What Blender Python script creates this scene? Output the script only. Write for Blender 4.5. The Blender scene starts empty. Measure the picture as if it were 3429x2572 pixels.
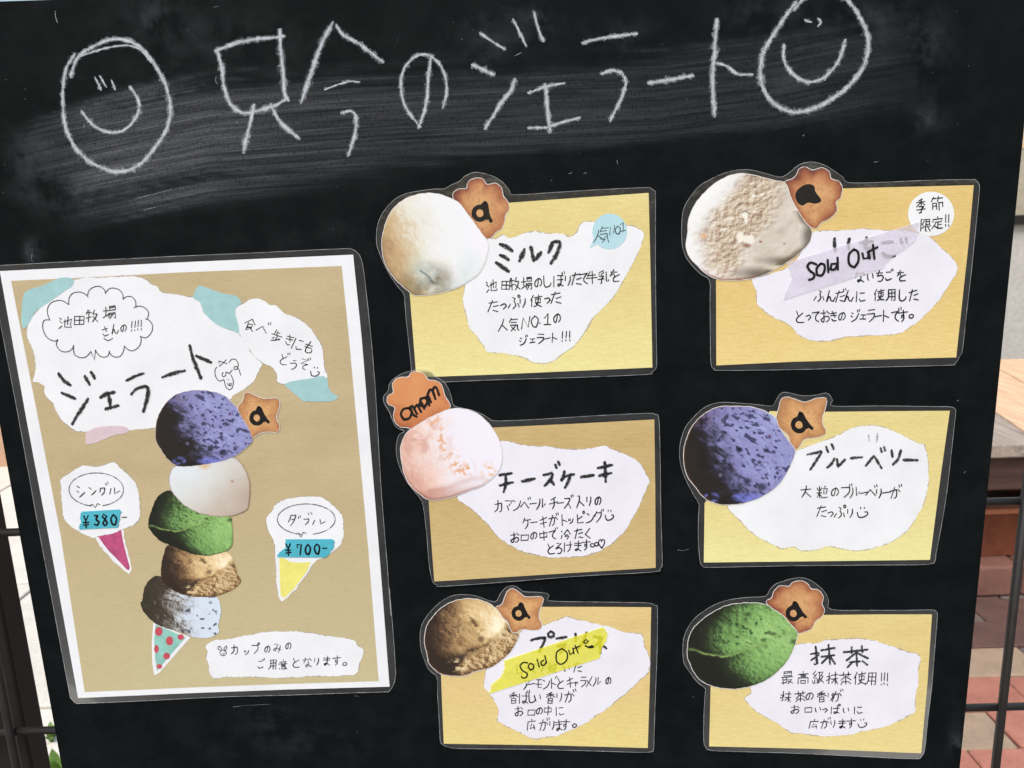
import bpy, math, random
import numpy as np
from mathutils import Matrix, Vector

random.seed(7)
R = math.radians
SC = bpy.context.scene
COL = SC.collection

# ------------------------------------------------------------------ camera, sky, sun, exposure
F = 2667.0; CX = 1714.5; CY = 1286.0            # pinhole of the 3429 x 2572 photograph
CAM_H = 1.00                                    # camera height above the paving
d_ = np.array([427.0, 11961.0, 2667.0]); d_ /= np.linalg.norm(d_)      # down, in camera axes (x right, y down, z forward)
h_ = np.array([1.0, -427.0 / 11961.0, 0.0]); h_ /= np.linalg.norm(h_)  # right
n_ = np.cross(h_, d_); n_ /= np.linalg.norm(n_)                        # forward, into the board
P0 = np.array([650 - CX, 1600 - CY, F]) / F * 0.5046
DIST = float(P0 @ n_)

def cam2world(v):
    return Vector((float(h_ @ v), float(n_ @ v), -float(d_ @ v)))

cam_data = bpy.data.cameras.new('camera')
cam = bpy.data.objects.new('camera', cam_data); COL.objects.link(cam)
cx, cy, cz = cam2world(np.array([1, 0, 0.])), cam2world(np.array([0, -1., 0])), cam2world(np.array([0, 0, -1.]))
m = Matrix((cx, cy, cz)).transposed().to_4x4()
m.translation = Vector((0, -DIST, CAM_H))
cam.matrix_world = m
cam_data.sensor_width = 36; cam_data.lens = 36 * F / 3429
cam_data.clip_start = 0.01; cam_data.clip_end = 500
cam_data.dof.use_dof = True; cam_data.dof.focus_distance = 0.5; cam_data.dof.aperture_fstop = 20
SC.camera = cam

SUN_EL, SUN_AZ = 58, 205      # veiled sun, high and behind the photographer: soft light, hardly any shadow
world = bpy.data.worlds.new('World'); SC.world = world; world.use_nodes = True
wn = world.node_tree.nodes; wn.clear()
sky = wn.new('ShaderNodeTexSky'); sky.sky_type = 'NISHITA'; sky.sun_disc = False
sky.sun_elevation = R(SUN_EL); sky.sun_rotation = R(SUN_AZ)
sky.air_density = 1.5; sky.dust_density = 4.0; sky.ozone_density = 0.3
bg = wn.new('ShaderNodeBackground'); bg.inputs[1].default_value = 0.13
wo = wn.new('ShaderNodeOutputWorld')
world.node_tree.links.new(sky.outputs[0], bg.inputs[0]); world.node_tree.links.new(bg.outputs[0], wo.inputs[0])
sl = bpy.data.lights.new('sun', 'SUN'); sl.energy = 1.5; sl.angle = R(24); sl.color = (1.0, 0.99, 0.975)
so = bpy.data.objects.new('sun', sl); COL.objects.link(so)
sd = Vector((math.sin(R(SUN_AZ)) * math.cos(R(SUN_EL)), math.cos(R(SUN_AZ)) * math.cos(R(SUN_EL)), math.sin(R(SUN_EL))))
so.rotation_euler = sd.to_track_quat('Z', 'Y').to_euler(); so.location = sd * 8
SC.view_settings.view_transform = 'Standard'; SC.view_settings.look = 'None'
SC.view_settings.exposure = 0.52; SC.view_settings.gamma = 1.0
SC.render.resolution_x = 1024; SC.render.resolution_y = 768
SC.cycles.max_bounces = 6; SC.cycles.transparent_max_bounces = 24

# ------------------------------------------------------------------ coordinates
CROPS = {'A': (0, 0, 1200), 'B': (1100, 0, 1200), 'C': (2229, 0, 1200),
         'D1': (1240, 560, 1000), 'D2': (2260, 520, 1080), 'D3': (1260, 1220, 1000), 'D4': (2260, 1290, 1000),
         'D5': (1390, 1900, 896), 'D6': (2270, 1897, 900),
         'P1': (0, 820, 700), 'P2': (600, 820, 700), 'P3': (150, 1250, 700), 'P4': (650, 1250, 700),
         'P5': (200, 1620, 700), 'P6': (650, 1650, 700), 'P7': (200, 1950, 700), 'P8': (650, 1950, 700),
         'N': (0, 0, 2212)}
def cv(crop, x, y):
    ox, oy, w = CROPS[crop]; s = w / 2212.0
    return (ox + x * s, oy + y * s)
def sc(crop): return CROPS[crop][2] / 2212.0
def pts(crop, s):
    v = [float(t) for t in s.split()]
    return [cv(crop, v[i], v[i + 1]) for i in range(0, len(v), 2)]
def mix(*a):
    o = []
    for i in range(0, len(a), 2): o += pts(a[i], a[i + 1])
    return o
def ray(px, py): return cam2world(np.array([px - CX, py - CY, F]) / F)
CAMLOC = Vector((0, -DIST, CAM_H))
def on_board(px, py):                 # where the board's face is, for a point of the photograph
    r = ray(px, py); t = DIST / r.y
    return (r.x * t, CAM_H + r.z * t)
def at_depth(px, py, Y):
    r = ray(px, py); t = (Y + DIST) / r.y
    return CAMLOC + r * t
MM = 0.001
PXM = 0.5046 / F                      # metres per photograph pixel on the board

# ------------------------------------------------------------------ helpers
def s2l(c):
    return tuple(((v / 255) / 12.92 if v <= 10.31 else (((v / 255) + 0.055) / 1.055) ** 2.4) for v in c)
def link(o, parent=None):
    COL.objects.link(o)
    if parent: o.parent = parent
    return o
def meshobj(name, verts, faces, mat, parent=None, smooth=False):
    me = bpy.data.meshes.new(name); me.from_pydata(verts, [], faces); me.update()
    if mat: me.materials.append(mat)
    if smooth: me.polygons.foreach_set('use_smooth', [True] * len(me.polygons))
    return link(bpy.data.objects.new(name, me), parent)
def thing(name, label, cat, loc=(0, 0, 0), group=None):
    o = bpy.data.objects.new(name, None); o.empty_display_size = 0.02; o.location = loc
    o['label'] = label; o['category'] = cat
    if group: o['group'] = group
    return link(o)
def tag(o, label, cat, group=None):
    o['label'] = label; o['category'] = cat
    if group: o['group'] = group
    return o

class NT:
    def __init__(s, name):
        s.m = bpy.data.materials.new(name); s.m.use_nodes = True
        s.t = s.m.node_tree; s.t.nodes.clear(); s.o = s.n('ShaderNodeOutputMaterial')
    def n(s, ty, **k):
        x = s.t.nodes.new(ty)
        for a, b in k.items():
            if a.startswith('i_'):
                x.inputs[a[2:].replace('_', ' ')].default_value = b
            else: setattr(x, a, b)
        return x
    def l(s, a, b): s.t.links.new(a, b)
    def coord(s, scale=(1, 1, 1), rot=(0, 0, 0), kind='Object'):
        c = s.n('ShaderNodeTexCoord'); mp = s.n('ShaderNodeMapping')
        mp.inputs['Scale'].default_value = scale; mp.inputs['Rotation'].default_value = rot
        s.l(c.outputs[kind], mp.inputs[0]); return mp.outputs[0]
    def noise(s, vec, scale, detail=4, rough=0.6, dist=0.0):
        x = s.n('ShaderNodeTexNoise'); x.inputs['Scale'].default_value = scale; x.inputs['Detail'].default_value = detail
        x.inputs['Roughness'].default_value = rough; x.inputs['Distortion'].default_value = dist
        if vec is not None: s.l(vec, x.inputs['Vector'])
        return x.outputs['Fac']
    def ramp(s, fac, stops, interp='LINEAR'):
        x = s.n('ShaderNodeValToRGB'); x.color_ramp.interpolation = interp
        e = x.color_ramp.elements
        while len(e) < len(stops): e.new(0.5)
        for i, (p, c) in enumerate(stops):
            e[i].position = p; e[i].color = (c, c, c, 1) if not isinstance(c, tuple) else tuple(c[:3]) + (1,)
        s.l(fac, x.inputs[0]); return x.outputs[0]
    def mixc(s, fac, a, b, mode='MIX'):
        x = s.n('ShaderNodeMix', data_type='RGBA', blend_type=mode)
        for k, v in ((0, fac), (6, a), (7, b)):
            if hasattr(v, 'is_linked') or hasattr(v, 'links'): s.l(v, x.inputs[k])
            else: x.inputs[k].default_value = v if k == 0 else tuple(v[:3]) + (1,)
        return x.outputs[2]
    def math(s, op, a, b=0.0, clamp=False):
        x = s.n('ShaderNodeMath', operation=op, use_clamp=clamp)
        for k, v in ((0, a), (1, b)):
            if hasattr(v, 'links'): s.l(v, x.inputs[k])
            else: x.inputs[k].default_value = v
        return x.outputs[0]
    def bump(s, h, strength=0.3, dist=0.001):
        x = s.n('ShaderNodeBump'); x.inputs['Strength'].default_value = strength; x.inputs['Distance'].default_value = dist
        s.l(h, x.inputs['Height']); return x.outputs[0]
    def pbr(s, col, rough=0.5, normal=None, spec=0.5, coat=0.0, coat_rough=0.08, metal=0.0, alpha=None):
        p = s.n('ShaderNodeBsdfPrincipled')
        if hasattr(col, 'links'): s.l(col, p.inputs['Base Color'])
        else: p.inputs['Base Color'].default_value = tuple(col[:3]) + (1,)
        if hasattr(rough, 'links'): s.l(rough, p.inputs['Roughness'])
        else: p.inputs['Roughness'].default_value = rough
        p.inputs['Specular IOR Level'].default_value = spec; p.inputs['Metallic'].default_value = metal
        p.inputs['Coat Weight'].default_value = coat; p.inputs['Coat Roughness'].default_value = coat_rough
        if normal is not None:
            s.l(normal, p.inputs['Normal']); s.l(normal, p.inputs['Coat Normal'])
        if alpha is not None:
            if hasattr(alpha, 'links'): s.l(alpha, p.inputs['Alpha'])
            else: p.inputs['Alpha'].default_value = alpha
        s.l(p.outputs[0], s.o.inputs[0]); return p

# numpy value noise for the printed pictures
_rng = np.random.RandomState(11); _LAT = _rng.rand(256, 256)
def vnoise(x, y):
    xi = np.floor(x).astype(int); yi = np.floor(y).astype(int); fx = x - xi; fy = y - yi
    fx = fx * fx * (3 - 2 * fx); fy = fy * fy * (3 - 2 * fy)
    a = _LAT[xi & 255, yi & 255]; b = _LAT[(xi + 1) & 255, yi & 255]
    c = _LAT[xi & 255, (yi + 1) & 255]; d = _LAT[(xi + 1) & 255, (yi + 1) & 255]
    return (a * (1 - fx) + b * fx) * (1 - fy) + (c * (1 - fx) + d * fx) * fy
def fbm(x, y, sc_, oct=4, g=0.55, ox=0):
    v = 0; a = 1; t = 0; s = sc_
    for i in range(oct):
        v = v + a * vnoise(x * s + 17.3 * i + ox, y * s + 9.1 * i + ox * 0.7); t += a; a *= g; s *= 2.03
    return v / t

# ------------------------------------------------------------------ materials
def m_paper(name, c1, c2, c3=None, streak=1.0):
    """printed brown craft paper: fine horizontal fibres and cloudy tone, under gloss laminate"""
    t = NT(name)
    v = t.coord(scale=(26, 1, 240)); fine = t.noise(v, 4.0, 5, 0.7)
    v2 = t.coord(scale=(1, 1, 3)); cloud = t.noise(v2, 16.0, 3, 0.5)
    a = t.mixc(t.ramp(cloud, [(0.3, 0.0), (0.7, 1.0)]), s2l(c1), s2l(c2))
    if c3:
        c = t.n('ShaderNodeTexCoord'); sp = t.n('ShaderNodeSeparateXYZ'); t.l(c.outputs['Generated'], sp.inputs[0])
        a = t.mixc(t.ramp(t.math('ADD', sp.outputs[2], t.math('MULTIPLY', t.math('SUBTRACT', cloud, 0.5), 0.5)), [(0.0, 1.0), (0.45, 0.0)]), a, s2l(c3))
    a = t.mixc(0.105 * streak, a, t.ramp(fine, [(0.38, (0.28, 0.20, 0.09)), (0.62, (1, 0.93, 0.68))]), 'MIX')
    g = t.noise(t.coord(scale=(1, 1, 1)), 900, 2, 0.5)
    a = t.mixc(0.07, a, t.ramp(g, [(0.35, 0.2), (0.65, 1.0)]), 'MULTIPLY')
    wav = t.noise(t.coord(), 22, 2, 0.4)
    t.pbr(a, 0.42, t.bump(wav, 0.15, 0.002), 0.45, coat=0.35, coat_rough=0.12); return t.m
def m_white(name, c=(238, 240, 245)):
    t = NT(name)
    n = t.noise(t.coord(), 30, 4, 0.6); g = t.noise(t.coord(), 1200, 2, 0.5)
    a = t.mixc(t.ramp(n, [(0.35, 0.0), (0.7, 1.0)]), s2l(c), s2l(tuple(int(k * 0.965) for k in c)))
    a = t.mixc(0.05, a, t.ramp(g, [(0.3, 0.3), (0.7, 1.0)]), 'MULTIPLY')
    wav = t.noise(t.coord(), 22, 2, 0.4)
    t.pbr(a, 0.42, t.bump(wav, 0.15, 0.002), 0.45, coat=0.35, coat_rough=0.12); return t.m
def m_flat(name, c, rough=0.45, coat=0.3, var=0.12, alpha=None, scale=160):
    t = NT(name); n = t.noise(t.coord(), scale, 5, 0.65)
    a = t.mixc(t.ramp(n, [(0.3, 0.0), (0.7, 1.0)]), s2l(c), s2l(tuple(int(k * (1 - var)) for k in c)))
    t.pbr(a, rough, None, 0.4, coat=coat, coat_rough=0.12, alpha=alpha); return t.m
def m_crayon(name, c=(32, 34, 36), lo=0.36, hi=0.52, scale=1500):
    t = NT(name); n = t.noise(t.coord(), scale, 3, 0.7); n2 = t.noise(t.coord(), scale * 0.3, 2, 0.5)
    s = t.math('ADD', t.math('MULTIPLY', n, 0.6), t.math('MULTIPLY', n2, 0.4))
    at = t.n('ShaderNodeAttribute', attribute_name='edge')       # 0 at the rim of the stroke, 1 in its middle
    s = t.math('ADD', s, t.math('MULTIPLY', t.math('SUBTRACT', at.outputs['Fac'], 0.5), 0.24))
    al = t.ramp(s, [(lo, 0.12), (hi, 1.0)])
    t.pbr(s2l(c), 0.55, None, 0.4, coat=0.3, alpha=al); return t.m
def m_chalk(name, lo=0.40, hi=0.72, mx=1.0, c=(210, 214, 222)):
    t = NT(name); n = t.noise(t.coord(), 1300, 4, 0.75); n2 = t.noise(t.coord(scale=(1, 1, 1)), 240, 3, 0.6)
    s = t.math('ADD', t.math('MULTIPLY', n, 0.62), t.math('MULTIPLY', n2, 0.38))
    at = t.n('ShaderNodeAttribute', attribute_name='edge')
    s = t.math('ADD', s, t.math('MULTIPLY', t.math('SUBTRACT', at.outputs['Fac'], 0.55), 0.30))
    al = t.ramp(s, [(lo, 0.0), (lo + (hi - lo) * 0.4, 0.42 * mx), (hi, 0.95 * mx)])
    t.pbr(s2l(c), 0.95, None, 0.1, alpha=al); return t.m

def m_film():
    t = NT('clear laminate')
    n = t.noise(t.coord(), 35, 4, 0.6)
    tr = t.n('ShaderNodeBsdfTransparent'); df = t.n('ShaderNodeBsdfDiffuse'); df.inputs[0].default_value = (0.86, 0.88, 0.92, 1)
    mx = t.n('ShaderNodeMixShader'); t.l(t.ramp(n, [(0.3, 0.006), (0.7, 0.022)]), mx.inputs[0])
    t.l(tr.outputs[0], mx.inputs[1]); t.l(df.outputs[0], mx.inputs[2])
    gl = t.n('ShaderNodeBsdfGlossy'); gl.inputs['Roughness'].default_value = 0.12; gl.inputs[0].default_value = (0.95, 0.97, 1, 1)
    t.l(t.bump(t.noise(t.coord(), 60, 3, 0.5), 0.35, 0.002), gl.inputs['Normal'])
    fr = t.n('ShaderNodeFresnel'); fr.inputs[0].default_value = 1.5
    m2 = t.n('ShaderNodeMixShader'); t.l(fr.outputs[0], m2.inputs[0]); t.l(mx.outputs[0], m2.inputs[1]); t.l(gl.outputs[0], m2.inputs[2])
    t.l(m2.outputs[0], t.o.inputs[0]); return t.m
def m_edge():  # pale strip: light caught by the film's cut edge, painted as colour
    t = NT('laminate edge highlight'); n = t.noise(t.coord(), 120, 3, 0.7)
    tr = t.n('ShaderNodeBsdfTransparent'); df = t.n('ShaderNodeBsdfPrincipled')
    df.inputs['Base Color'].default_value = (0.62, 0.64, 0.68, 1); df.inputs['Roughness'].default_value = 0.3
    mx = t.n('ShaderNodeMixShader'); t.l(t.ramp(n, [(0.32, 0.30), (0.62, 0.85)]), mx.inputs[0])
    t.l(tr.outputs[0], mx.inputs[1]); t.l(df.outputs[0], mx.inputs[2]); t.l(mx.outputs[0], t.o.inputs[0]); return t.m
def m_picture(name='printed photograph'):
    t = NT(name); at = t.n('ShaderNodeAttribute', attribute_name='Col')
    g = t.noise(t.coord(), 1400, 2, 0.6)
    a = t.mixc(0.10, at.outputs['Color'], t.ramp(g, [(0.3, 0.3), (0.7, 1.0)]), 'MULTIPLY')
    wav = t.noise(t.coord(), 22, 2, 0.4)
    t.pbr(a, 0.42, t.bump(wav, 0.15, 0.002), 0.45, coat=0.35, coat_rough=0.12); return t.m
def m_tape(name, c, alpha, mot=0.08):
    t = NT(name); n = t.noise(t.coord(scale=(1, 1, 2)), 70, 5, 0.65); fib = t.noise(t.coord(), 900, 3, 0.7)
    a = t.mixc(t.ramp(n, [(0.3, 0.0), (0.7, 1.0)]), s2l(c), s2l(tuple(int(k * (1 - mot)) for k in c)))
    t.pbr(a, 0.55, t.bump(fib, 0.25, 0.0003), 0.35, alpha=alpha); return t.m

M_FILM, M_EDGE, M_PIC = m_film(), m_edge(), m_picture()
M_PEN = m_flat('black pen ink', (22, 23, 27), 0.4, 0.3, 0.3)
M_CRAY = m_crayon('black crayon')
M_CRAY2 = m_crayon('soft black crayon', (44, 46, 49), 0.34, 0.54, 1200)
M_PENCIL = m_crayon('grey pencil line', (70, 73, 78), 0.36, 0.56, 900)
M_FAINT = m_crayon('faint crayon trace', (150, 150, 155), 0.45, 0.6, 900)
M_ICING = m_flat('printed black icing', (26, 23, 24), 0.3, 0.5, 0.35, scale=300)
M_BORD = m_flat('white cut border', (226, 222, 220), 0.5, 0.3, 0.06)
M_LABEL = m_white('torn white paper')
M_LABELV = m_white('torn white paper, lilac tint', (236, 235, 246))
M_MARK = m_flat('black marker ink', (22, 22, 28), 0.35, 0.0, 0.3)

# ------------------------------------------------------------------ flat shapes on the board
class Sheet:
    """a sheet stuck on the board; shapes are given in photograph pixels and laid on the board's plane"""
    def __init__(s, name, label, cat, cpx, layer, group=None):
        x, z = on_board(*cpx); s.layer = layer
        s.o = thing(name, label, cat, (x, -layer * MM, z), group); s.ox, s.oz = x, z; s.k = 0
    def loc(s, p, dy): x, z = on_board(*p); return (x - s.ox, -dy * MM, z - s.oz)
    def poly(s, name, P, dy, mat, parent=None, thick=0.0):
        v = [s.loc(p, dy) for p in P]; n = len(v); f = [tuple(range(n))]
        if thick:
            v += [(a[0], a[1] + thick * MM, a[2]) for a in v]
            f += [tuple(range(2 * n - 1, n - 1, -1))] + [(i, i + n, (i + 1) % n + n, (i + 1) % n) for i in range(n)]
        o = meshobj(name, v, f, mat, parent or s.o); return o

def area(P): return 0.5 * sum(P[i][0] * P[(i + 1) % len(P)][1] - P[(i + 1) % len(P)][0] * P[i][1] for i in range(len(P)))
def smooth_closed(P, sub=4):
    n = len(P); out = []
    for i in range(n):
        p0, p1, p2, p3 = P[i - 1], P[i], P[(i + 1) % n], P[(i + 2) % n]
        for k in range(sub):
            t = k / sub
            out.append(tuple(0.5 * ((2 * p1[j]) + (-p0[j] + p2[j]) * t + (2 * p0[j] - 5 * p1[j] + 4 * p2[j] - p3[j]) * t * t + (-p0[j] + 3 * p1[j] - 3 * p2[j] + p3[j]) * t ** 3) for j in (0, 1)))
    return out
def densify(P, step, closed=True):
    out = []; n = len(P)
    for i in range(n if closed else n - 1):
        a, b = P[i], P[(i + 1) % n]; L = math.hypot(b[0] - a[0], b[1] - a[1]); k = max(1, int(L / step))
        out += [(a[0] + (b[0] - a[0]) * j / k, a[1] + (b[1] - a[1]) * j / k) for j in range(k)]
    if not closed: out.append(P[-1])
    return out
def offset(P, dist):
    """push a closed outline outward by dist pixels"""
    sg = 1 if area(P) > 0 else -1; n = len(P); out = []
    for i in range(n):
        a, b = P[i - 1], P[(i + 1) % n]; tx, ty = b[0] - a[0], b[1] - a[1]; L = math.hypot(tx, ty) or 1
        out.append((P[i][0] + sg * ty / L * dist, P[i][1] - sg * tx / L * dist))
    return out
def torn(P, amp=3.0, step=4.0, seed=0):
    Q = densify(smooth_closed(P, 3), step); X = np.array(Q); n = len(Q)
    s = np.arange(n) * step
    o = (fbm(s * 0.04 + seed * 31, s * 0 + seed, 1.0, 5, 0.85) - 0.5) * 2 * amp * 2.6
    w = np.minimum(1, np.minimum(s, s[::-1]) / 40.0); o = o * w
    sg = 1 if area(Q) > 0 else -1; out = []
    for i in range(n):
        a, b = Q[i - 1], Q[(i + 1) % n]; tx, ty = b[0] - a[0], b[1] - a[1]; L = math.hypot(tx, ty) or 1
        out.append((Q[i][0] + sg * ty / L * o[i], Q[i][1] - sg * tx / L * o[i]))
    return out

def smooth_open(P, sub=5):
    """Catmull-Rom, but true corners stay corners"""
    if len(P) < 3: return list(P)
    cuts = [0]
    for i in range(1, len(P) - 1):
        a = math.atan2(P[i][1] - P[i - 1][1], P[i][0] - P[i - 1][0]); b = math.atan2(P[i + 1][1] - P[i][1], P[i + 1][0] - P[i][0])
        if abs((b - a + math.pi) % (2 * math.pi) - math.pi) > R(72): cuts.append(i)
    cuts.append(len(P) - 1); out = []
    for c in range(len(cuts) - 1):
        Q = P[cuts[c]:cuts[c + 1] + 1]
        for i in range(len(Q) - 1):
            p0 = Q[max(0, i - 1)]; p1 = Q[i]; p2 = Q[i + 1]; p3 = Q[min(len(Q) - 1, i + 2)]
            k = sub if len(Q) > 2 else 1
            for q in range(k):
                t = q / k
                out.append(tuple(0.5 * ((2 * p1[j]) + (-p0[j] + p2[j]) * t + (2 * p0[j] - 5 * p1[j] + 4 * p2[j] - p3[j]) * t * t + (-p0[j] + 3 * p1[j] - 3 * p2[j] + p3[j]) * t ** 3) for j in (0, 1)))
    out.append(P[-1]); return out

class Ink:
    """pen, crayon or chalk strokes: ribbons with round ends, every stroke a hair above the one before"""
    def __init__(s): s.v = []; s.f = []; s.e = []; s.k = 0
    def stroke(s, sheet, P, w, dy, taper=0.0, wob=0.0):
        if len(P) == 1: P = [P[0], (P[0][0] + w * 0.15, P[0][1] + w * 0.15)]
        P = smooth_open(P)
        if wob: P = densify(P, max(3.0, w * 0.5), False)
        n = len(P); y = dy + 0.004 * (s.k % 40); s.k += 1
        L = [0]
        for i in range(1, n): L.append(L[-1] + math.hypot(P[i][0] - P[i - 1][0], P[i][1] - P[i - 1][1]))
        T = L[-1] or 1; rows = []; ph = random.random() * 50
        def nrm(i):
            a = P[max(0, i - 1)]; b = P[min(n - 1, i + 1)]; tx, ty = b[0] - a[0], b[1] - a[1]; l = math.hypot(tx, ty) or 1
            return tx / l, ty / l
        tx, ty = nrm(0); r0 = w / 2 * (1 - taper)
        for q in (0.97, 0.75, 0.4):
            rows.append((P[0][0] - tx * r0 * q, P[0][1] - ty * r0 * q, tx, ty, r0 * math.sqrt(1 - q * q)))
        for i in range(n):
            tx, ty = nrm(i); u = L[i] / T
            hw = w / 2 * (1 - taper * (1 - math.sin(math.pi * min(1, max(0, u)))))
            if wob: hw *= 1 + 1.6 * wob * (2 * float(vnoise(np.array(L[i] * 0.09 + ph), np.array(ph))) - 1)
            rows.append((P[i][0], P[i][1], tx, ty, hw))
        tx, ty = nrm(n - 1)
        for q in (0.4, 0.75, 0.97):
            rows.append((P[-1][0] + tx * r0 * q, P[-1][1] + ty * r0 * q, tx, ty, r0 * math.sqrt(1 - q * q)))
        b = len(s.v)
        for j, (x, yy, tx, ty, hw) in enumerate(rows):
            end = 0.0 if j in (0, len(rows) - 1) else 1.0
            jl = hw * (1 + (random.uniform(-wob, wob) if wob else 0)); jr = hw * (1 + (random.uniform(-wob, wob) if wob else 0))
            s.v += [sheet.loc((x + ty * jl, yy - tx * jl), y), sheet.loc((x, yy), y), sheet.loc((x - ty * jr, yy + tx * jr), y)]
            s.e += [0, end, 0]
        for j in range(len(rows) - 1):
            a = b + 3 * j
            s.f += [(a, a + 1, a + 4, a + 3), (a + 1, a + 2, a + 5, a + 4)]
    def build(s, name, mat, parent):
        if not s.v: return None
        o = meshobj(name, s.v, s.f, mat, parent)
        at = o.data.attributes.new('edge', 'FLOAT', 'POINT'); at.data.foreach_set('value', s.e); return o

def draw(sheet, name, crop, w, txt, mat, dy, parent=None, taper=0.25, wob=0.0):
    k = Ink()
    for st in txt.split(';'):
        if st.strip(): k.stroke(sheet, pts(crop, st), w * sc(crop), dy, taper, wob)
    return k.build(name, mat, parent or sheet.o)

# stroke shapes of the handwriting: every pair of digits is a point on a 10 x 10 grid
G = {
'池': '0112 0325 0927 349286 6066 42489897', '田': '1218888212 5258 1585', '牧': '1003 0242 2029 0645 6053 5383 837659 5599',
'場': '0343 2027 0846 5053939050 5191 4595 5548 56969989 7659', '牛': '3014 2383 0595 5059', '乳': '1150 1213 3233 5142 1454363929 0656 71789897',
'使': '2004 1319 3291 4346868343 60655839 466899', '人': '504419 4498', '気': '2003 2181 2373 15858899 6629 2669',
'季': '6031 1282 5054 5215 5284 3575575939 1787', '節': '2003 1141 6053 5191 1418 144448 1646 6469 649497',
'限': '1019 1040244627 50808454 5282 505969 6599 9576', '定': '5051 14129284 3474 5458 3509 275999 5686',
'用': '202609 20808979 2383 2686 5059', '冷': '0112 0815 6034 6094 4575 468669', '中': '1216868212 5059', '口': '1318888313',
'大': '0393 504419 4599', '粒': '0113 4133 0545 2029 2508 2648 7071 5292 6366 9386 4999',
'抹': '0333 202818 0634 4292 4595 7079 7548 7599', '茶': '0292 3033 7073 5316 5396 2767 5459 3719 7799',
'最': '2023838020 2181 0494 1419 4448 1646 0848 568659 5799', '高': '5051 1292 3334747333 19159599 3739797737',
'級': '301233 421545 2629 0719 4647 519174947759 616549 6699', '香': '6031 1282 5054 5214 5294 3539797535 3777',
'広': '5051 1292 1209 543887 7589', '焼': '0315 4234 202509 2648 4292 6064 8083 4595 6549 757999',
'食': '5004 5094 34747737 3676 333958 5699', '歩': '4144 4262 2024 0494 5458 3627 7687 865829',
'意': '5051 1282 3234 7264 0494 3537777535 3676 1819 38497978 8899', '入': '30504419 4498',
'の': '52463817143261838668', 'し': '2027497886', 'ほ': '1119 4191 4494 717759485799', 'は': '1119 3393 707759485799',
'り': '2125 717559', 'た': '1281 4019 5594 5899', 'て': '1281545789', 'を': '1272 4015 244356 94464999', 'っ': '25648659',
'ふ': '406153 53656749 2508 8598', 'さ': '1372 4065 274988', 'ん': '40193545587996', 'へ': '064297', 'き': '1282 1484 3066 274979',
'に': '1119 4282 475998', 'も': '4037598886 1373 1575', 'と': '2044 8235274999', 'う': '3161 1463856849', 'そ': '20802494565889',
'お': '1262 404829175585977969 7193', 'す': '0292 50563634545739', 'い': '122738 7286', 'ち': '1272 402564866939',
'こ': '2171 173988', 'か': '03626749 4019 7294', 'く': '702579', 'ろ': '20701554866939', 'け': '1119 3393 707659',
'ま': '1282 1484 505739284789', 'み': '115128072597 8369', 'な': '0262 3015 7193 646749385799',
'シ': '1132 0425 196792', 'ェ': '2484 5458 1888', 'ラ': '2080 13837639', 'ー': '1584', 'ト': '3039 3486', 'ル': '313509 616895',
'ク': '3014 31817539', 'チ': '7022 0594 515639', 'ス': '11715519 5589', 'ケ': '3014 2292 626639', 'キ': '1381 1685 4059',
'カ': '13828869 404619', 'マ': '119155 3558', 'ン': '1132 196792', 'ヘ': '064297', 'リ': '2125 717559', 'フ': '11818549',
'ア': '119165 545629', 'モ': '2181 1585 414888', 'ャ': '258476 4459', 'メ': '8019 2378', 'ッ': '2426 4446 847749',
'ヒ': '212888 2573', 'タ': '3014 31817529 3464', 'N': '19217880', 'O': '51243869868351', '1': '235058 2888', '.': '5859', '!': '6056 5859',
'3': '216144765928', '8': '724022547749275472', '0': '51243869868351', '7': '23217159', '¥': '2044 7044 4449 1575 1777', '-': '2575',
'。': '26370828174626', '☺': '3132 6061 14257898947565', '♡': '53301236599690715 3',
}
G['。'] = '53747657363453'; G['♡'] = '5442203357798654'.replace('5442203357798654', '534122255985826153'); G['☺'] = '3031 6061 042868969474'
VO = dict(zip('ぼだで どぞごがばじジグズベブドダべ'.replace(' ', ''), 'ほたてとそこかはしシクスヘフトタへ')); HV = dict(zip('ぷぱピプ', 'ふはヒフ'))
def glyph(ch):
    dk = ch in VO; hd = ch in HV; base = VO.get(ch, HV.get(ch, ch)); out = []
    for st in G[base].split():
        out.append([(int(st[i]) / 9.0, int(st[i + 1]) / 9.0) for i in range(0, len(st) - 1, 2)])
    if dk: out += [[(0.86, -0.14), (0.93, 0.04)], [(1.08, -0.2), (1.14, -0.03)]]
    if hd: out.append([(1.0 + 0.11 * math.cos(a), -0.05 + 0.12 * math.sin(a)) for a in [k * math.pi / 3 for k in range(7)]])
    return out
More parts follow.
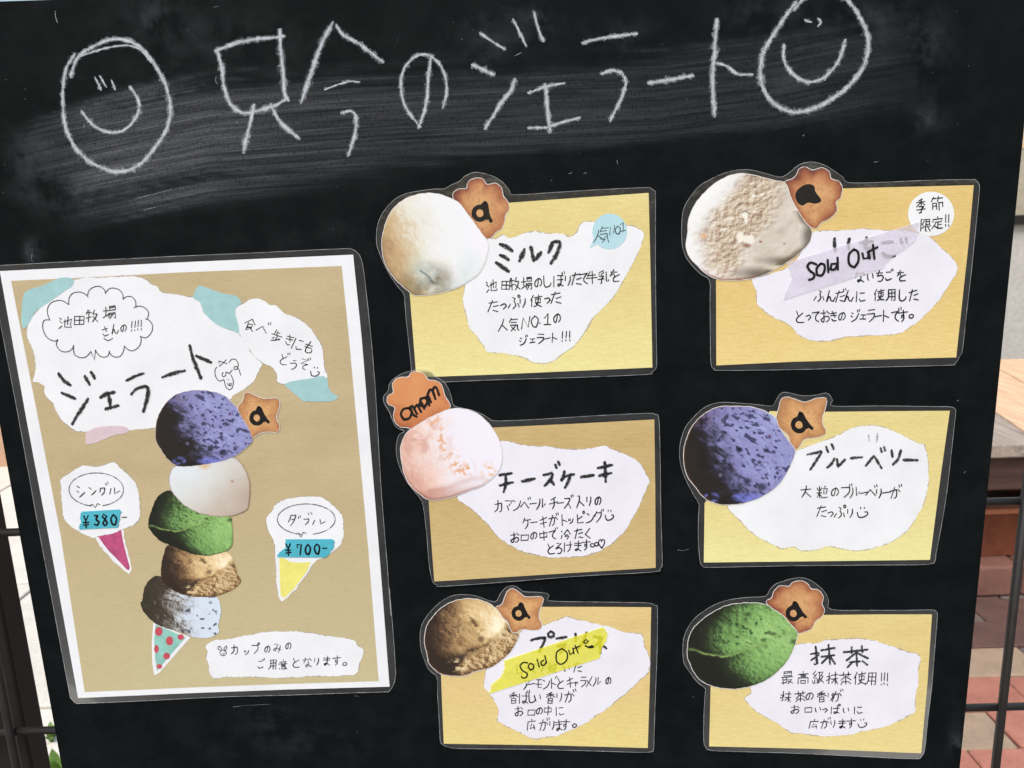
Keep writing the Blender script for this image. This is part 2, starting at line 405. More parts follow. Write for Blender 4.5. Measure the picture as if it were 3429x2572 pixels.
def write(sheet, name, crop, text, xs, y0, y1, w, h, pen, mat, dy, parent=None, rot=-4.0, slant=-0.10, ys=None):
    k = Ink(); n = len(text)
    for i, ch in enumerate(text):
        cx_ = xs[i]; cy_ = ys[i] if ys else y0 + (y1 - y0) * (cx_ - xs[0]) / max(1, (xs[-1] - xs[0]))
        ww, hh = w, h
        if ch == '。': ww, hh = w * 0.95, w * 0.95
        elif ch == '.': ww, hh = w * 0.5, h * 0.5
        elif ch in '!': ww = w * 0.5
        elif ch in 'っッャェ': ww, hh = w * 0.8, h * 0.8
        elif ch in 'のいりこごシジリき': ww, hh = w * 0.82, h * 0.85
        elif ch in 'ー': hh = h * 0.6
        a = R(rot + random.uniform(-4, 4)); ca, sa = math.cos(a), math.sin(a)
        jx = random.uniform(-0.03, 0.03) * w; jy = random.uniform(-0.05, 0.05) * h
        for st in glyph(ch):
            P = []
            for (u, v) in st:
                u += random.uniform(-0.02, 0.02); v += random.uniform(-0.02, 0.02)
                X = (u - 0.5 + slant * (v - 0.5)) * ww; Y = (v - 0.5) * hh
                P.append(cv(crop, cx_ + jx + X * ca - Y * sa, cy_ + jy + X * sa + Y * ca))
            k.stroke(sheet, P, pen * sc(crop) * random.uniform(0.88, 1.1), dy, 0.22)
    return k.build(name, mat, parent or sheet.o)

# ------------------------------------------------------------------ printed pictures of scoops and biscuits
def lerp_stops(t, stops):
    xs = [s[0] for s in stops]; cols = np.array([s2l(s[1]) for s in stops])
    return np.stack([np.interp(t, xs, cols[:, i]) for i in range(3)], -1)
def picture(sheet, name, P, dy, fn, parent=None, nt=280, nr=96, border=2.2):
    """a cut-out print; its colours come from fn(x, y, r): x, y in 0..1 over its box, r 0 centre .. 1 rim"""
    Q = np.array(densify(smooth_closed(P, 4), 3.0)); c = Q.mean(0)
    L = np.r_[0, np.cumsum(np.hypot(*(np.roll(Q, -1, 0) - Q).T))]; s = np.linspace(0, L[-1], nt, endpoint=False)
    QQ = np.vstack([Q, Q[:1]]); E = np.stack([np.interp(s, L, QQ[:, 0]), np.interp(s, L, QQ[:, 1])], -1)
    jag = (vnoise(s * 0.12, s * 0 + 3.7) - 0.5) * 2.4; E = c + (E - c) * (1 + jag / np.hypot(*(E - c).T))[:, None]
    lo = E.min(0); hi = E.max(0)
    rr = np.linspace(0, 1, nr + 1)[1:]; V = [c]
    for r in rr: V += list(c + (E - c) * r)
    V = np.array(V); rad = np.r_[0, np.repeat(rr, nt)]
    x = (V[:, 0] - lo[0]) / (hi[0] - lo[0]); y = (V[:, 1] - lo[1]) / (hi[1] - lo[1])
    col = np.clip(fn(x, y, rad), 0.002, 0.95)
    F_ = [(0, 1 + (i + 1) % nt, 1 + i) for i in range(nt)]
    for k in range(nr - 1):
        a = 1 + k * nt; b = a + nt
        F_ += [(a + i, a + (i + 1) % nt, b + (i + 1) % nt, b + i) for i in range(nt)]
    o = meshobj(name, [sheet.loc(v, dy) for v in V], F_, M_PIC, parent or sheet.o)
    at = o.data.color_attributes.new('Col', 'FLOAT_COLOR', 'POINT')
    at.data.foreach_set('color', np.c_[col, np.ones(len(col))].astype(np.float32).ravel())
    if border:
        sheet.poly('white_border', offset([tuple(e) for e in E[::3]], border), dy - 0.03, M_BORD, o)
    return o
def blob(x, y, cx_, cy_, rx, ry, soft=0.5):
    d = np.sqrt(((x - cx_) / rx) ** 2 + ((y - cy_) / ry) ** 2); return np.clip((1 + soft - d) / (soft * 2), 0, 1)
def crease(x, y, P, w):
    d = np.full_like(x, 9.0)
    for (x0, y0), (x1, y1) in zip(P[:-1], P[1:]):
        t = np.clip(((x - x0) * (x1 - x0) + (y - y0) * (y1 - y0)) / ((x1 - x0) ** 2 + (y1 - y0) ** 2), 0, 1)
        d = np.minimum(d, np.hypot(x - x0 - t * (x1 - x0), y - y0 - t * (y1 - y0)))
    return np.exp(-(d / w) ** 2)
def emb(x, y, dx, dy_, s, oct=4, ox=0, e=0.012):
    d = fbm(x, y, s, oct, 0.6, ox) - fbm(x + dx * e, y + dy_ * e, s, oct, 0.6, ox); return d / (d.std() + 1e-6) * 0.25
def mixin(c, m, rgb, k=1.0): m = np.clip(m * k, 0, 1)[:, None]; return c * (1 - m) + np.array(s2l(rgb)) * m

def sig(v): return 1 / (1 + np.exp(-np.clip(v, -40, 40)))
def f_blue(x, y, r, ox=0):
    al = (x * 0.80 + y * 0.60); ac = (-x * 0.60 + y * 0.80)                # along and across the scoop's drag marks
    n1 = fbm(al * 0.45, ac, 22, 4, 0.6, 3 + ox) - 0.5; n2 = fbm(x, y, 30, 3, 0.6, 7 + ox) - 0.5
    bd = np.interp(y, [0, 0.12, 0.28, 0.44, 0.61, 0.74, 0.83, 0.95, 1], [0.10, 0.20, 0.30, 0.36, 0.40, 0.48, 0.51, 0.55, 0.58])
    lit = sig((x - bd + n1 * 0.34 + n2 * 0.10) * 26)
    t = 0.44 - 0.14 * r ** 3 + 0.50 * (x - bd) + (fbm(x, y, 4, 3, 0.5, ox) - 0.5) * 0.35 + emb(x, y, 0.8, -0.6, 20, 3, ox) * 0.16
    c = lerp_stops(t, [(0.2, (96, 90, 148)), (0.42, (134, 132, 186)), (0.62, (152, 156, 208)), (0.85, (180, 190, 232)), (1.1, (200, 212, 244))])
    pit = fbm(al * 0.6, ac, 40, 2, 0.45, 5 + ox); dens = np.clip(1.15 - np.abs(x - bd - 0.20) * 2.2, 0.15, 1)
    c = mixin(c, np.clip((pit - 0.735 + 0.12 * dens) * 18, 0, 1), (44, 38, 80), 0.88)
    pit2 = vnoise(x * 40 + ox, y * 40); c = mixin(c, np.clip((pit2 - 0.86) * 14, 0, 1), (58, 56, 112), 0.8)
    for (a, b, q) in ((0.57, 0.76, 0.03), (0.70, 0.82, 0.04), (0.74, 0.45, 0.022), (0.50, 0.44, 0.025), (0.68, 0.57, 0.018)):
        c = mixin(c, blob(x, y, a, b, q * 1.2, q, 0.4), (30, 28, 52), 0.85)
    c = mixin(c, blob(x, y, 0.77, 0.31, 0.016, 0.02, 0.4), (88, 44, 92), 0.9)
    dk = lerp_stops(fbm(x, y, 5, 3, 0.5, 30), [(0.3, (20, 17, 15)), (0.7, (34, 28, 24))])
    c = dk * (1 - lit)[:, None] + c * lit[:, None]
    c = mixin(c, blob(x, y, 0.25, 0.12, 0.16, 0.08, 0.8) * np.clip(n2 * 6 + 0.4, 0, 1), (112, 96, 118), 0.6)
    ring = np.exp(-((np.hypot((x - 0.245) / 0.065, (y - 0.925) / 0.05) - 0.8) / 0.30) ** 2); c = mixin(c, ring * np.clip(n2 * 5 + 0.6, 0, 1), (110, 116, 196), 0.8)
    lob = blob(x, y, 0.58, 0.925, 0.13, 0.045, 0.25) * np.clip(0.75 + n2 * 2, 0, 1); c = mixin(c, lob, (118, 126, 212), 0.95)
    c = mixin(c, blob(x, y, 0.33, 0.70, 0.016, 0.02, 0.4), (130, 130, 160), 0.5)
    return mixin(c, np.clip((r - 0.965) * 30, 0, 1) * np.clip(0.8 - x, 0, 1), (120, 80, 50), 0.5)
def f_matcha(x, y, r, ox=0):
    P = [(0.05, 0.54), (0.16, 0.59), (0.31, 0.62), (0.43, 0.60), (0.56, 0.53), (0.68, 0.47), (0.84, 0.36), (0.98, 0.33)]
    cy_ = np.interp(x, [p[0] for p in P], [p[1] for p in P]) + (fbm(x, y, 12, 3) - 0.5) * 0.03
    below = sig((y - cy_) * 60)
    t = 0.02 + 1.05 * x - 0.16 * (y - 0.3) + (fbm(x, y, 4, 4, 0.55, 3 + ox) - 0.5) * 0.30
    t = t + 0.16 - 0.42 * r ** 3 * np.clip(1.2 - 0.6 * x, 0, 1)
    t = t - below * np.clip(0.42 - 0.55 * x, 0, 1) - 0.20 * below * np.exp(-((y - cy_) / 0.05) ** 2)
    t = t + emb(x, y, 1, -0.6, 34, 4, ox) * 0.30 * np.clip(t * 2.2, 0.2, 1) + emb(x, y, 1, -0.6, 9, 3, 6 + ox) * 0.16 * np.clip(t * 2, 0.1, 1)
    c = lerp_stops(t, [(0.0, (24, 26, 18)), (0.2, (34, 42, 26)), (0.36, (64, 86, 50)), (0.52, (104, 144, 82)), (0.75, (132, 176, 102)), (1.1, (164, 206, 130))])
    ln = np.exp(-((y - cy_) / 0.012) ** 2) * np.clip(fbm(x, y, 12, 2) * 2.2 - 0.5, 0, 1); c = mixin(c, ln, (150, 180, 104), 0.85)
    pit = fbm(x, y, 24, 2, 0.5, 8); c = mixin(c, np.clip((pit - 0.66) * 18, 0, 1) * blob(x, y, 0.5, 0.28, 0.40, 0.26), (34, 54, 30), 0.85)
    for (a, b, q) in ((0.55, 0.13, 0.025), (0.53, 0.19, 0.015), (0.45, 0.25, 0.014), (0.78, 0.36, 0.02), (0.69, 0.43, 0.02), (0.97, 0.45, 0.03)):
        c = mixin(c, blob(x, y, a, b, q * 1.2, q, 0.5), (34, 56, 30), 0.8)
    return mixin(c, np.clip((r - 0.95) * 22, 0, 1) * np.clip(y - 0.25, 0, 1), (20, 34, 18), 0.8)
def f_pral(x, y, r, ox=0):
    cv_ = np.interp(x, [0.30, 0.37, 0.46, 0.65, 0.80, 0.86, 1.0], [0.98, 0.82, 0.73, 0.62, 0.48, 0.36, 0.30]) + (fbm(x, y, 10, 3, 0.6, 2) - 0.5) * 0.07
    sk = sig((y - cv_) * 60) * sig((x - 0.36) * 40)
    t = 0.10 + 0.95 * x - 0.45 * (y - 0.3) + 0.20 * (1 - r) + (fbm(x, y, 4, 4, 0.6, 9 + ox) - 0.5) * 0.45 + emb(x, y, 1, -0.6, 8, 4, 2 + ox) * 0.22
    t = t - 0.22 * r ** 3 * np.clip(1.3 - x, 0, 1) + 0.30 * blob(x, y, 0.78, 0.34, 0.12, 0.18, 0.9) - 0.30 * np.exp(-((y - cv_ + 0.03) / 0.04) ** 2) * (x > 0.36)
    c = lerp_stops(t, [(0.0, (48, 35, 27)), (0.2, (86, 64, 46)), (0.40, (150, 118, 82)), (0.62, (200, 168, 118)), (0.85, (232, 206, 156)), (1.15, (254, 244, 216))])
    skc = lerp_stops(0.5 + emb(x, y, 1, -0.6, 26, 4, 5) * 0.9 + (fbm(x, y, 12, 3) - 0.5) * 0.8 - 0.5 * np.clip((r - 0.85) * 6, 0, 1) + (x - 0.6) * 0.3, [(0.0, (92, 64, 42)), (0.35, (158, 126, 84)), (0.6, (196, 166, 120)), (0.9, (226, 202, 160))])
    c = c * (1 - sk)[:, None] + skc * sk[:, None]
    cr = crease(x, y, [(0.44, 0.17), (0.52, 0.30), (0.58, 0.42), (0.62, 0.50), (0.66, 0.60)], 0.030) * np.clip((fbm(x, y, 20, 3) - 0.45) * 7, 0, 1)
    c = mixin(c, cr, (92, 60, 34), 0.9)
    c = mixin(c, blob(x, y, 0.60, 0.52, 0.035, 0.04, 0.5), (96, 62, 40), 0.8)
    c = mixin(c, np.clip((fbm(x, y, 22, 3, 0.5, 6) - 0.60) * 14, 0, 1) * blob(x, y, 0.22, 0.38, 0.2, 0.2), (66, 48, 42), 0.7)
    c = mixin(c, blob(x, y, 0.32, 0.80, 0.28, 0.09, 0.7) * (1 - sk), (46, 36, 30), 0.8)
    c = mixin(c, np.clip((fbm(x, y, 20, 3, 0.5, 4) - 0.50) * 12, 0, 1) * blob(x, y, 0.38, 0.86, 0.10, 0.07, 0.5), (240, 215, 170), 0.9)
    return mixin(c, np.clip((r - 0.95) * 22, 0, 1) * np.clip(y - 0.4, 0, 1), (112, 62, 42), 0.8)
def f_milk(x, y, r):
    n = fbm(x, y, 4, 4, 0.6, 1) - 0.5; t = 1.05 * x - 0.35 * y + 0.12 + n * 0.34 + emb(x, y, 1, -0.6, 9, 4) * 0.10
    c = lerp_stops(t, [(-0.2, (150, 116, 78)), (0.06, (198, 168, 126)), (0.20, (214, 198, 166)), (0.34, (230, 226, 214)), (0.58, (238, 240, 243)), (1, (240, 240, 247))])
    c = mixin(c, blob(x, y, 0.42, 0.92, 0.24, 0.16, 0.8) * np.clip(fbm(x, y, 7, 4, 0.6, 5) * 2.4 - 0.6, 0, 1), (128, 112, 70), 0.95)
    c = mixin(c, blob(x, y, 0.42, 0.82, 0.15, 0.10, 0.8) * np.clip(fbm(x, y, 9, 4, 0.6, 7) * 2.6 - 0.9, 0, 1), (70, 66, 44), 0.95)
    c = mixin(c, blob(x, y, 0.60, 0.76, 0.26, 0.16, 0.8) * np.clip(fbm(x, y, 6, 4, 0.6, 9) * 2.4 - 0.8, 0, 1), (208, 226, 228), 0.9)
    c = mixin(c, blob(x, y, 0.55, 0.68, 0.26, 0.12, 0.8) * np.clip(fbm(x, y, 8, 3, 0.6, 12) * 3 - 1.5, 0, 1), (206, 206, 160), 0.6)
    c = mixin(c, crease(x, y, [(0.36, 0.76), (0.42, 0.80), (0.46, 0.84), (0.48, 0.88)], 0.008), (60, 84, 84), 0.8)
    c = mixin(c, np.clip((r - 0.955) * 24, 0, 1) * np.clip(1.1 - x, 0, 1) * np.clip(y * 1.6 - 0.5, 0, 1), (96, 74, 60), 0.8)
    return c
def f_straw(x, y, r):
    n = fbm(x, y, 14, 4, 0.6, 3) - 0.5
    wb = np.interp(y, [0, 0.19, 0.40, 0.57, 0.72, 0.9, 1], [0.46, 0.32, 0.17, 0.11, 0.13, 0.17, 0.22]) + n * 0.10; white = sig((wb - x) * 34)
    rb = np.interp(y, [0, 0.11, 0.29, 0.46, 0.54, 0.61, 0.64, 0.83, 1], [0.88, 0.765, 0.755, 0.69, 0.60, 0.585, 0.47, 0.45, 0.40]) + n * 0.05 * (y > 0.45); right = sig((x - rb) * 34)
    mid = lerp_stops(0.5 + emb(x, y, -0.8, -1, 30, 4) * 0.70 + emb(x, y, -0.8, -1, 10, 3, 4) * 0.30 + (fbm(x, y, 4, 3) - 0.5) * 0.5 + (y - 0.5) * 0.12,
        [(0.0, (132, 108, 88)), (0.3, (176, 152, 130)), (0.5, (203, 185, 163)), (0.75, (222, 210, 194)), (1.0, (236, 230, 222))])
    rc = lerp_stops(0.62 + (fbm(x, y, 5, 3, 0.5, 9) - 0.5) * 0.5 + emb(x, y, -1, -1, 8, 3, 2) * 0.14 - 0.9 * np.clip((r - 0.88) * 5, 0, 1) * (y > 0.35), [(-0.2, (66, 60, 54)), (0.2, (138, 128, 112)), (0.42, (200, 192, 178)), (0.65, (220, 213, 204)), (0.9, (234, 230, 225))])
    c = mid * (1 - right)[:, None] + rc * right[:, None]; w3 = np.array(s2l((242, 244, 245)))
    c = c * (1 - white)[:, None] + w3 * white[:, None]
    c = mixin(c, blob(x, y, 0.975, 0.58, 0.05, 0.10, 0.6), (92, 90, 78), 0.8)
    c = mixin(c, blob(x, y, 0.78, 0.82, 0.15, 0.035, 0.7) + blob(x, y, 0.55, 0.93, 0.14, 0.045, 0.7), (96, 84, 68), 0.8)
    c = mixin(c, blob(x, y, 0.72, 0.885, 0.08, 0.022, 0.4), (222, 212, 188), 0.9)
    for (a, b, q, k) in ((0.485, 0.67, 0.026, (146, 88, 66)), (0.592, 0.64, 0.012, (140, 80, 66)), (0.78, 0.657, 0.008, (140, 90, 70)), (0.14, 0.585, 0.026, (222, 180, 140))):
        c = mixin(c, blob(x, y, a, b, q * 1.1, q, 0.4), k, 0.85)
    for (a, b, rx, ry) in ((0.465, 0.385, 0.022, 0.035), (0.475, 0.43, 0.012, 0.04), (0.435, 0.60, 0.028, 0.05), (0.54, 0.21, 0.014, 0.018), (0.605, 0.197, 0.018, 0.015), (0.50, 0.62, 0.05, 0.04)):
        c = mixin(c, blob(x + n * 0.03, y + n * 0.03, a, b, rx, ry, 0.25), (243, 240, 230), 0.9)
    c = mixin(c, crease(x, y, [(0.44, 0.365), (0.47, 0.352), (0.485, 0.36)], 0.008), (80, 66, 60), 0.8)
    return mixin(c, np.clip((r - 0.955) * 26, 0, 1) * np.clip((y - 0.85) * 9, 0, 1) * (x < 0.55), (142, 84, 66), 0.85)
def f_cheese(x, y, r):
    t = 0.95 * x - 0.28 * y + 0.36 + (fbm(x, y, 4, 4, 0.6, 21) - 0.5) * 0.34 + emb(x, y, 1, -0.6, 8, 4, 5) * 0.10
    c = lerp_stops(t, [(0.0, (186, 132, 118)), (0.25, (220, 172, 156)), (0.45, (238, 208, 198)), (0.62, (240, 228, 230)), (0.8, (240, 236, 247)), (1, (240, 237, 250))])
    cm = np.clip((fbm(x, y, 30, 3, 0.6, 2) - 0.53) * 12, 0, 1)
    band = crease(x, y, [(0.33, 0.13), (0.40, 0.35), (0.50, 0.55), (0.60, 0.70), (0.66, 0.66)], 0.07)
    c = mixin(c, cm * band, (226, 160, 100), 0.8); c = mixin(c, cm * blob(x, y, 0.88, 0.70, 0.07, 0.10), (232, 186, 120), 0.8)
    c = mixin(c, np.clip((fbm(x, y, 12, 3, 0.6, 8) - 0.5) * 5, 0, 1) * blob(x, y, 0.25, 0.35, 0.2, 0.22), (206, 150, 138), 0.6)
    bb = np.clip((y - 0.87 + 0.13 * (x - 0.3)) * 14, 0, 1) + 0.7 * crease(x, y, [(0.3, 0.90), (0.5, 0.85), (0.7, 0.77), (0.82, 0.76)], 0.035)
    c = mixin(c, np.clip(bb, 0, 1) * np.clip(1.2 - x * 0.9, 0, 1), (190, 132, 116), 0.75)
    return mixin(c, np.clip((r - 0.93) * 16, 0, 1) * np.clip((y - 0.7) * 4, 0, 1), (142, 88, 72), 0.75)
def f_white(x, y, r):
    t = 1 - 0.55 * x - 0.35 * y + (fbm(x, y, 3, 4) - 0.5) * 0.3
    c = lerp_stops(t, [(0.0, (168, 148, 134)), (0.3, (196, 182, 170)), (0.55, (214, 212, 208)), (0.8, (224, 232, 238)), (1.1, (230, 238, 246))])
    c = mixin(c, blob(x, y, 0.44, 0.18, 0.06, 0.05, 0.7), (218, 178, 120), 0.8); c = mixin(c, blob(x, y, 0.78, 0.43, 0.02, 0.02, 0.6), (170, 124, 84), 0.8)
    return mixin(c, np.clip((r - 0.965) * 30, 0, 1), (140, 96, 70), 0.75)
def f_cookie_cream(x, y, r):
    t = 1.25 * x - 0.05 + (fbm(x, y, 6, 4, 0.65, 3) - 0.5) * 0.6 + emb(x, y, 1, -0.5, 16, 3) * 0.25
    c = lerp_stops(t, [(0.0, (52, 46, 36)), (0.3, (66, 58, 48)), (0.45, (112, 104, 96)), (0.58, (178, 180, 182)), (0.75, (206, 216, 230)), (1, (214, 226, 242))])
    c = mixin(c, np.clip((fbm(x, y, 13, 2, 0.5, 14) - 0.70) * 18, 0, 1) * np.clip(x * 2 - 0.5, 0, 1), (36, 42, 58), 0.9)
    for (a, b, q) in ((0.62, 0.50, 0.04), (0.58, 0.58, 0.03), (0.87, 0.42, 0.022), (0.94, 0.60, 0.014), (0.86, 0.85, 0.018), (0.60, 0.90, 0.02)):
        c = mixin(c, blob(x, y, a, b, q, q * 1.2, 0.5) * np.clip(fbm(x, y, 20, 2) * 3 - 0.6, 0, 1), (34, 44, 62), 0.95)
    return c
def f_biscuit(seed, pale=0.0):
    def f(x, y, r):
        t = r ** 2 * 0.9 + (fbm(x, y, 4, 4, 0.6, seed * 7) - 0.5) * 0.8 + 0.25 * (0.45 - x) * (1 - pale) - 0.12 * (y - 0.5)
        c = lerp_stops(t, [(0.0, (214, 166, 114)), (0.3, (202, 148, 100)), (0.55, (184, 124, 84)), (0.8, (156, 92, 64)), (1.05, (112, 62, 48))])
        if pale: c = c * (1 - 0.35 * pale) + np.array(s2l((232, 186, 124))) * 0.35 * pale
        return mixin(c, np.clip((fbm(x, y, 26, 2, 0.5, seed) - 0.62) * 8, 0, 1), (150, 92, 60), 0.35)
    return f
def f_biscuit_orange(x, y, r):
    t = r * 0.5 + 0.55 * (0.4 - y) * -1 + (fbm(x, y, 3, 3) - 0.5) * 0.5
    c = lerp_stops(t, [(0.0, (222, 158, 104)), (0.35, (214, 142, 92)), (0.6, (196, 120, 76)), (0.9, (150, 80, 52))])
    return c

def icing(sheet, parent, crop, cx_, cy_, s, a=0, dy=0.30):
    """a ring with a pointed tail piped in black icing"""
    k = Ink(); ca, sa = math.cos(R(a)), math.sin(R(a))
    def T(P): return [cv(crop, cx_ + (u * ca - v * sa) * s, cy_ + (u * sa + v * ca) * s) for u, v in P]
    ring = [(math.cos(q * math.pi / 8) * 0.95, math.sin(q * math.pi / 8) * 1.0) for q in range(17)]
    k.stroke(sheet, T(ring), 0.74 * s * sc(crop), dy, 0.0, 0.06)
    k.stroke(sheet, T([(0.2, -1.0), (0.9, -1.75), (1.05, -0.9), (1.35, 0.4), (1.75, 1.25)]), 0.62 * s * sc(crop), dy, 0.15, 0.06)
    k.stroke(sheet, T([(1.0, -1.2), (0.9, -0.4), (1.1, 0.7)]), 0.8 * s * sc(crop), dy, 0.1, 0.06)
    return k.build('icing_letter', M_ICING, parent)

# ------------------------------------------------------------------ the setting behind the board
def box(v, f, x0, x1, y0, y1, z0, z1):
    b = len(v); v += [(x0, y0, z0), (x1, y0, z0), (x1, y1, z0), (x0, y1, z0), (x0, y0, z1), (x1, y0, z1), (x1, y1, z1), (x0, y1, z1)]
    f += [tuple(b + i for i in q) for q in ((0, 3, 2, 1), (4, 5, 6, 7), (0, 1, 5, 4), (1, 2, 6, 5), (2, 3, 7, 6), (3, 0, 4, 7))]
def bevel(o, w, seg=2):
    mo = o.modifiers.new('bevel', 'BEVEL'); mo.width = w; mo.segments = seg; mo.limit_method = 'ANGLE'; return o
def m_stone(name, c1, c2, scale=25, rough=0.85, bs=0.4):
    t = NT(name); n = t.noise(t.coord(), scale, 8, 0.7); n2 = t.noise(t.coord(), scale * 14, 3, 0.7)
    oi = t.n('ShaderNodeObjectInfo')
    a = t.mixc(t.ramp(n, [(0.3, 0.0), (0.7, 1.0)]), s2l(c1), s2l(c2))
    a = t.mixc(0.25, a, t.ramp(n2, [(0.35, 0.35), (0.6, 1.0)]), 'MULTIPLY')
    a = t.mixc(0.35, a, t.ramp(oi.outputs['Random'], [(0.0, 0.6), (1.0, 1.0)]), 'MULTIPLY')
    t.pbr(a, rough, t.bump(n2, bs, 0.002), 0.3); return t.m
def m_wood(name, c1, c2, ax='x', rough=0.7):
    t = NT(name); sc_ = (3, 40, 40) if ax == 'x' else (40, 3, 40)
    n = t.noise(t.coord(scale=sc_), 1.6, 6, 0.65, 0.6)
    a = t.mixc(t.ramp(n, [(0.35, 0.0), (0.65, 1.0)]), s2l(c1), s2l(c2))
    oi = t.n('ShaderNodeObjectInfo'); a = t.mixc(0.45, a, t.ramp(oi.outputs['Random'], [(0.0, 0.45), (1.0, 1.0)]), 'MULTIPLY')
    t.pbr(a, rough, t.bump(n, 0.3, 0.002), 0.3); return t.m
M_SOIL = m_stone('dark joint sand', (78, 66, 58), (50, 42, 38), 60)
M_GROUND = m_stone('pale grey paving', (112, 108, 100), (92, 89, 83), 6)

gv, gf = [], []
box(gv, gf, -60, 60, -60, 60, -0.30, -0.024)
g = meshobj('ground', gv, gf, M_GROUND); g['kind'] = 'structure'

# brick pavers on the right
PAV = [m_stone('paver terracotta pink', (186, 128, 110), (160, 104, 90), 18), m_stone('paver tan', (178, 156, 132), (150, 130, 112), 18),
       m_stone('paver grey', (118, 106, 102), (96, 86, 84), 18), m_stone('paver brown', (112, 84, 76), (86, 66, 62), 18)]
pv = thing('brick_paving', 'patio of pink, tan and grey brick pavers to the right behind the board', 'paving', (0, 0, 0))
pv['kind'] = 'structure'; del pv['category']
bv, bf = [], []; box(bv, bf, -0.098, 0.098, -0.053, 0.053, -0.05, 0)
protos = []
for mt in PAV:
    me = bpy.data.meshes.new('brick'); me.from_pydata(bv, [], bf); me.materials.append(mt); protos.append(me)
sv, sf = [], []; box(sv, sf, 0.18, 2.7, 0.42, 2.3, -0.024, -0.012); meshobj('joint_sand', sv, sf, M_SOIL, pv)
ROWC = {2: (0, 1, 0), 3: (0, 1, 1), 4: (0, 0, 1), 5: (1, 2, 1), 6: (1, 1, 3), 7: (3, 2, 3), 8: (2, 3, 3)}
for r_ in range(9):
    y = 0.52 + r_ * 0.11
    for c_ in range(12):
        x = 0.28 + c_ * 0.2 + (0.1 if r_ % 2 else 0.0) + 0.03
        o = bpy.data.objects.new('brick', protos[ROWC.get(r_, (0, 1, 2))[(c_ * 2 + r_) % 3]])
        o.location = (x, y, random.uniform(-0.003, 0.002)); o.rotation_euler = (random.uniform(-.006, .006), random.uniform(-.006, .006), random.uniform(-.012, .012))
        link(o, pv)
        if c_ < 6: bevel(o, 0.003, 1)

# pale slabs on the left, behind the stand
M_SLAB = m_stone('pale concrete slab', (232, 226, 214), (212, 206, 196), 10, 0.9, 0.2)
ps = bpy.data.objects.new('slab_paving', None); link(ps); ps['kind'] = 'structure'; ps['label'] = 'pale concrete slabs on the left behind the stand'
for i, (y0, y1) in enumerate(((0.05, 0.62), (0.63, 1.02), (1.03, 1.62), (1.63, 2.3), (2.31, 3.1))):
    for j in range(4):
        v, f = [], []; x0 = -2.6 + j * 0.62; box(v, f, x0, x0 + 0.61, y0, y1, -0.024, 0.0)
        bevel(meshobj('slab', v, f, M_SLAB, ps), 0.004, 2)

# low slab with a terracotta trough on it, under the front of the bench
M_TERRA = m_stone('terracotta', (128, 72, 48), (98, 54, 38), 14, 0.8); M_RIMT = m_stone('pale terracotta rim', (198, 132, 100), (176, 112, 84), 14, 0.8)
M_STEP = m_stone('pinkish step', (138, 98, 86), (112, 80, 72), 16, 0.85)
st = thing('stone_step', 'low brown step under the terracotta trough, right of the board', 'step', (0, 0, 0))
for i in range(5):
    v, f = [], []; box(v, f, -0.197, 0.197, 0, 0.40, 0, 0.08); o = meshobj('kerb_stone', v, f, M_STEP, st); o.location = (0.66 + i * 0.40, 1.35, 0.0); bevel(o, 0.006, 2)
tr = thing('planter_trough', 'long brown terracotta trough under the wooden bench', 'planter', (1.40, 1.41, 0.082))
v, f = [], []; box(v, f, -0.78, 0.9, 0, 0.018, 0, 0.115); box(v, f, -0.78, 0.9, 0.182, 0.2, 0, 0.115); box(v, f, -0.78, -0.762, 0.019, 0.181, 0, 0.115); box(v, f, 0.882, 0.9, 0.019, 0.181, 0, 0.115); box(v, f, -0.76, 0.88, 0.02, 0.18, 0.001, 0.02)
meshobj('trough_body', v, f, M_TERRA, tr)
v, f = [], []; box(v, f, -0.79, 0.91, -0.010, 0.02, 0.116, 0.13); box(v, f, -0.79, 0.91, 0.18, 0.21, 0.116, 0.13); bevel(meshobj('rim', v, f, M_RIMT, tr), 0.003)
v, f = [], []; NS = 60
for i in range(NS):
    for j in range(5): v.append((-0.76 + 1.64 * i / (NS - 1), 0.02 + 0.16 * j / 4, 0.105 + random.uniform(-0.006, 0.012)))
f = [(i * 5 + j, (i + 1) * 5 + j, (i + 1) * 5 + j + 1, i * 5 + j + 1) for i in range(NS - 1) for j in range(4)]
meshobj('soil', v, f, M_SOIL, tr)

# wooden bench, its planks running away at a slant
M_PLA = m_wood('weathered plank', (196, 182, 168), (150, 138, 130), 'y')
M_PLB = m_wood('warm plank', (240, 206, 172), (216, 176, 142), 'y')
M_FACE = m_wood('brown bench frame', (92, 68, 62), (66, 50, 46), 'x')
BYF = 1.285
def on_plane(px, py, z): r = ray(px, py); t = (z - CAM_H) / r.z; return CAMLOC + r * t
qa, qb = on_plane(3338, 1342, 0.42), on_plane(3429, 1402, 0.42); SH = (qb.x - qa.x) / (qb.y - qa.y)
be = thing('wooden_bench', 'low wooden plank bench behind the right edge of the board', 'bench', (1.35, BYF, 0))
for i in range(11):
    w = 0.20; x0 = -1.15 + i * 0.205; L = 0.95; g_ = SH * L; v = []
    for zz in (0.387, 0.421): v += [(x0, 0, zz), (x0 + w, 0, zz), (x0 + w + g_, L, zz), (x0 + g_, L, zz)]
    f = [(0, 3, 2, 1), (4, 5, 6, 7), (0, 1, 5, 4), (1, 2, 6, 5), (2, 3, 7, 6), (3, 0, 4, 7)]
    o = meshobj('plank', v, f, (M_PLB, M_PLA)[(i % 3) == 1], be); bevel(o, 0.004, 2)
v, f = [], []; box(v, f, -0.9, 1.0, 0.02, 0.05, 0.30, 0.385); bevel(meshobj('front_rail', v, f, M_FACE, be), 0.004)
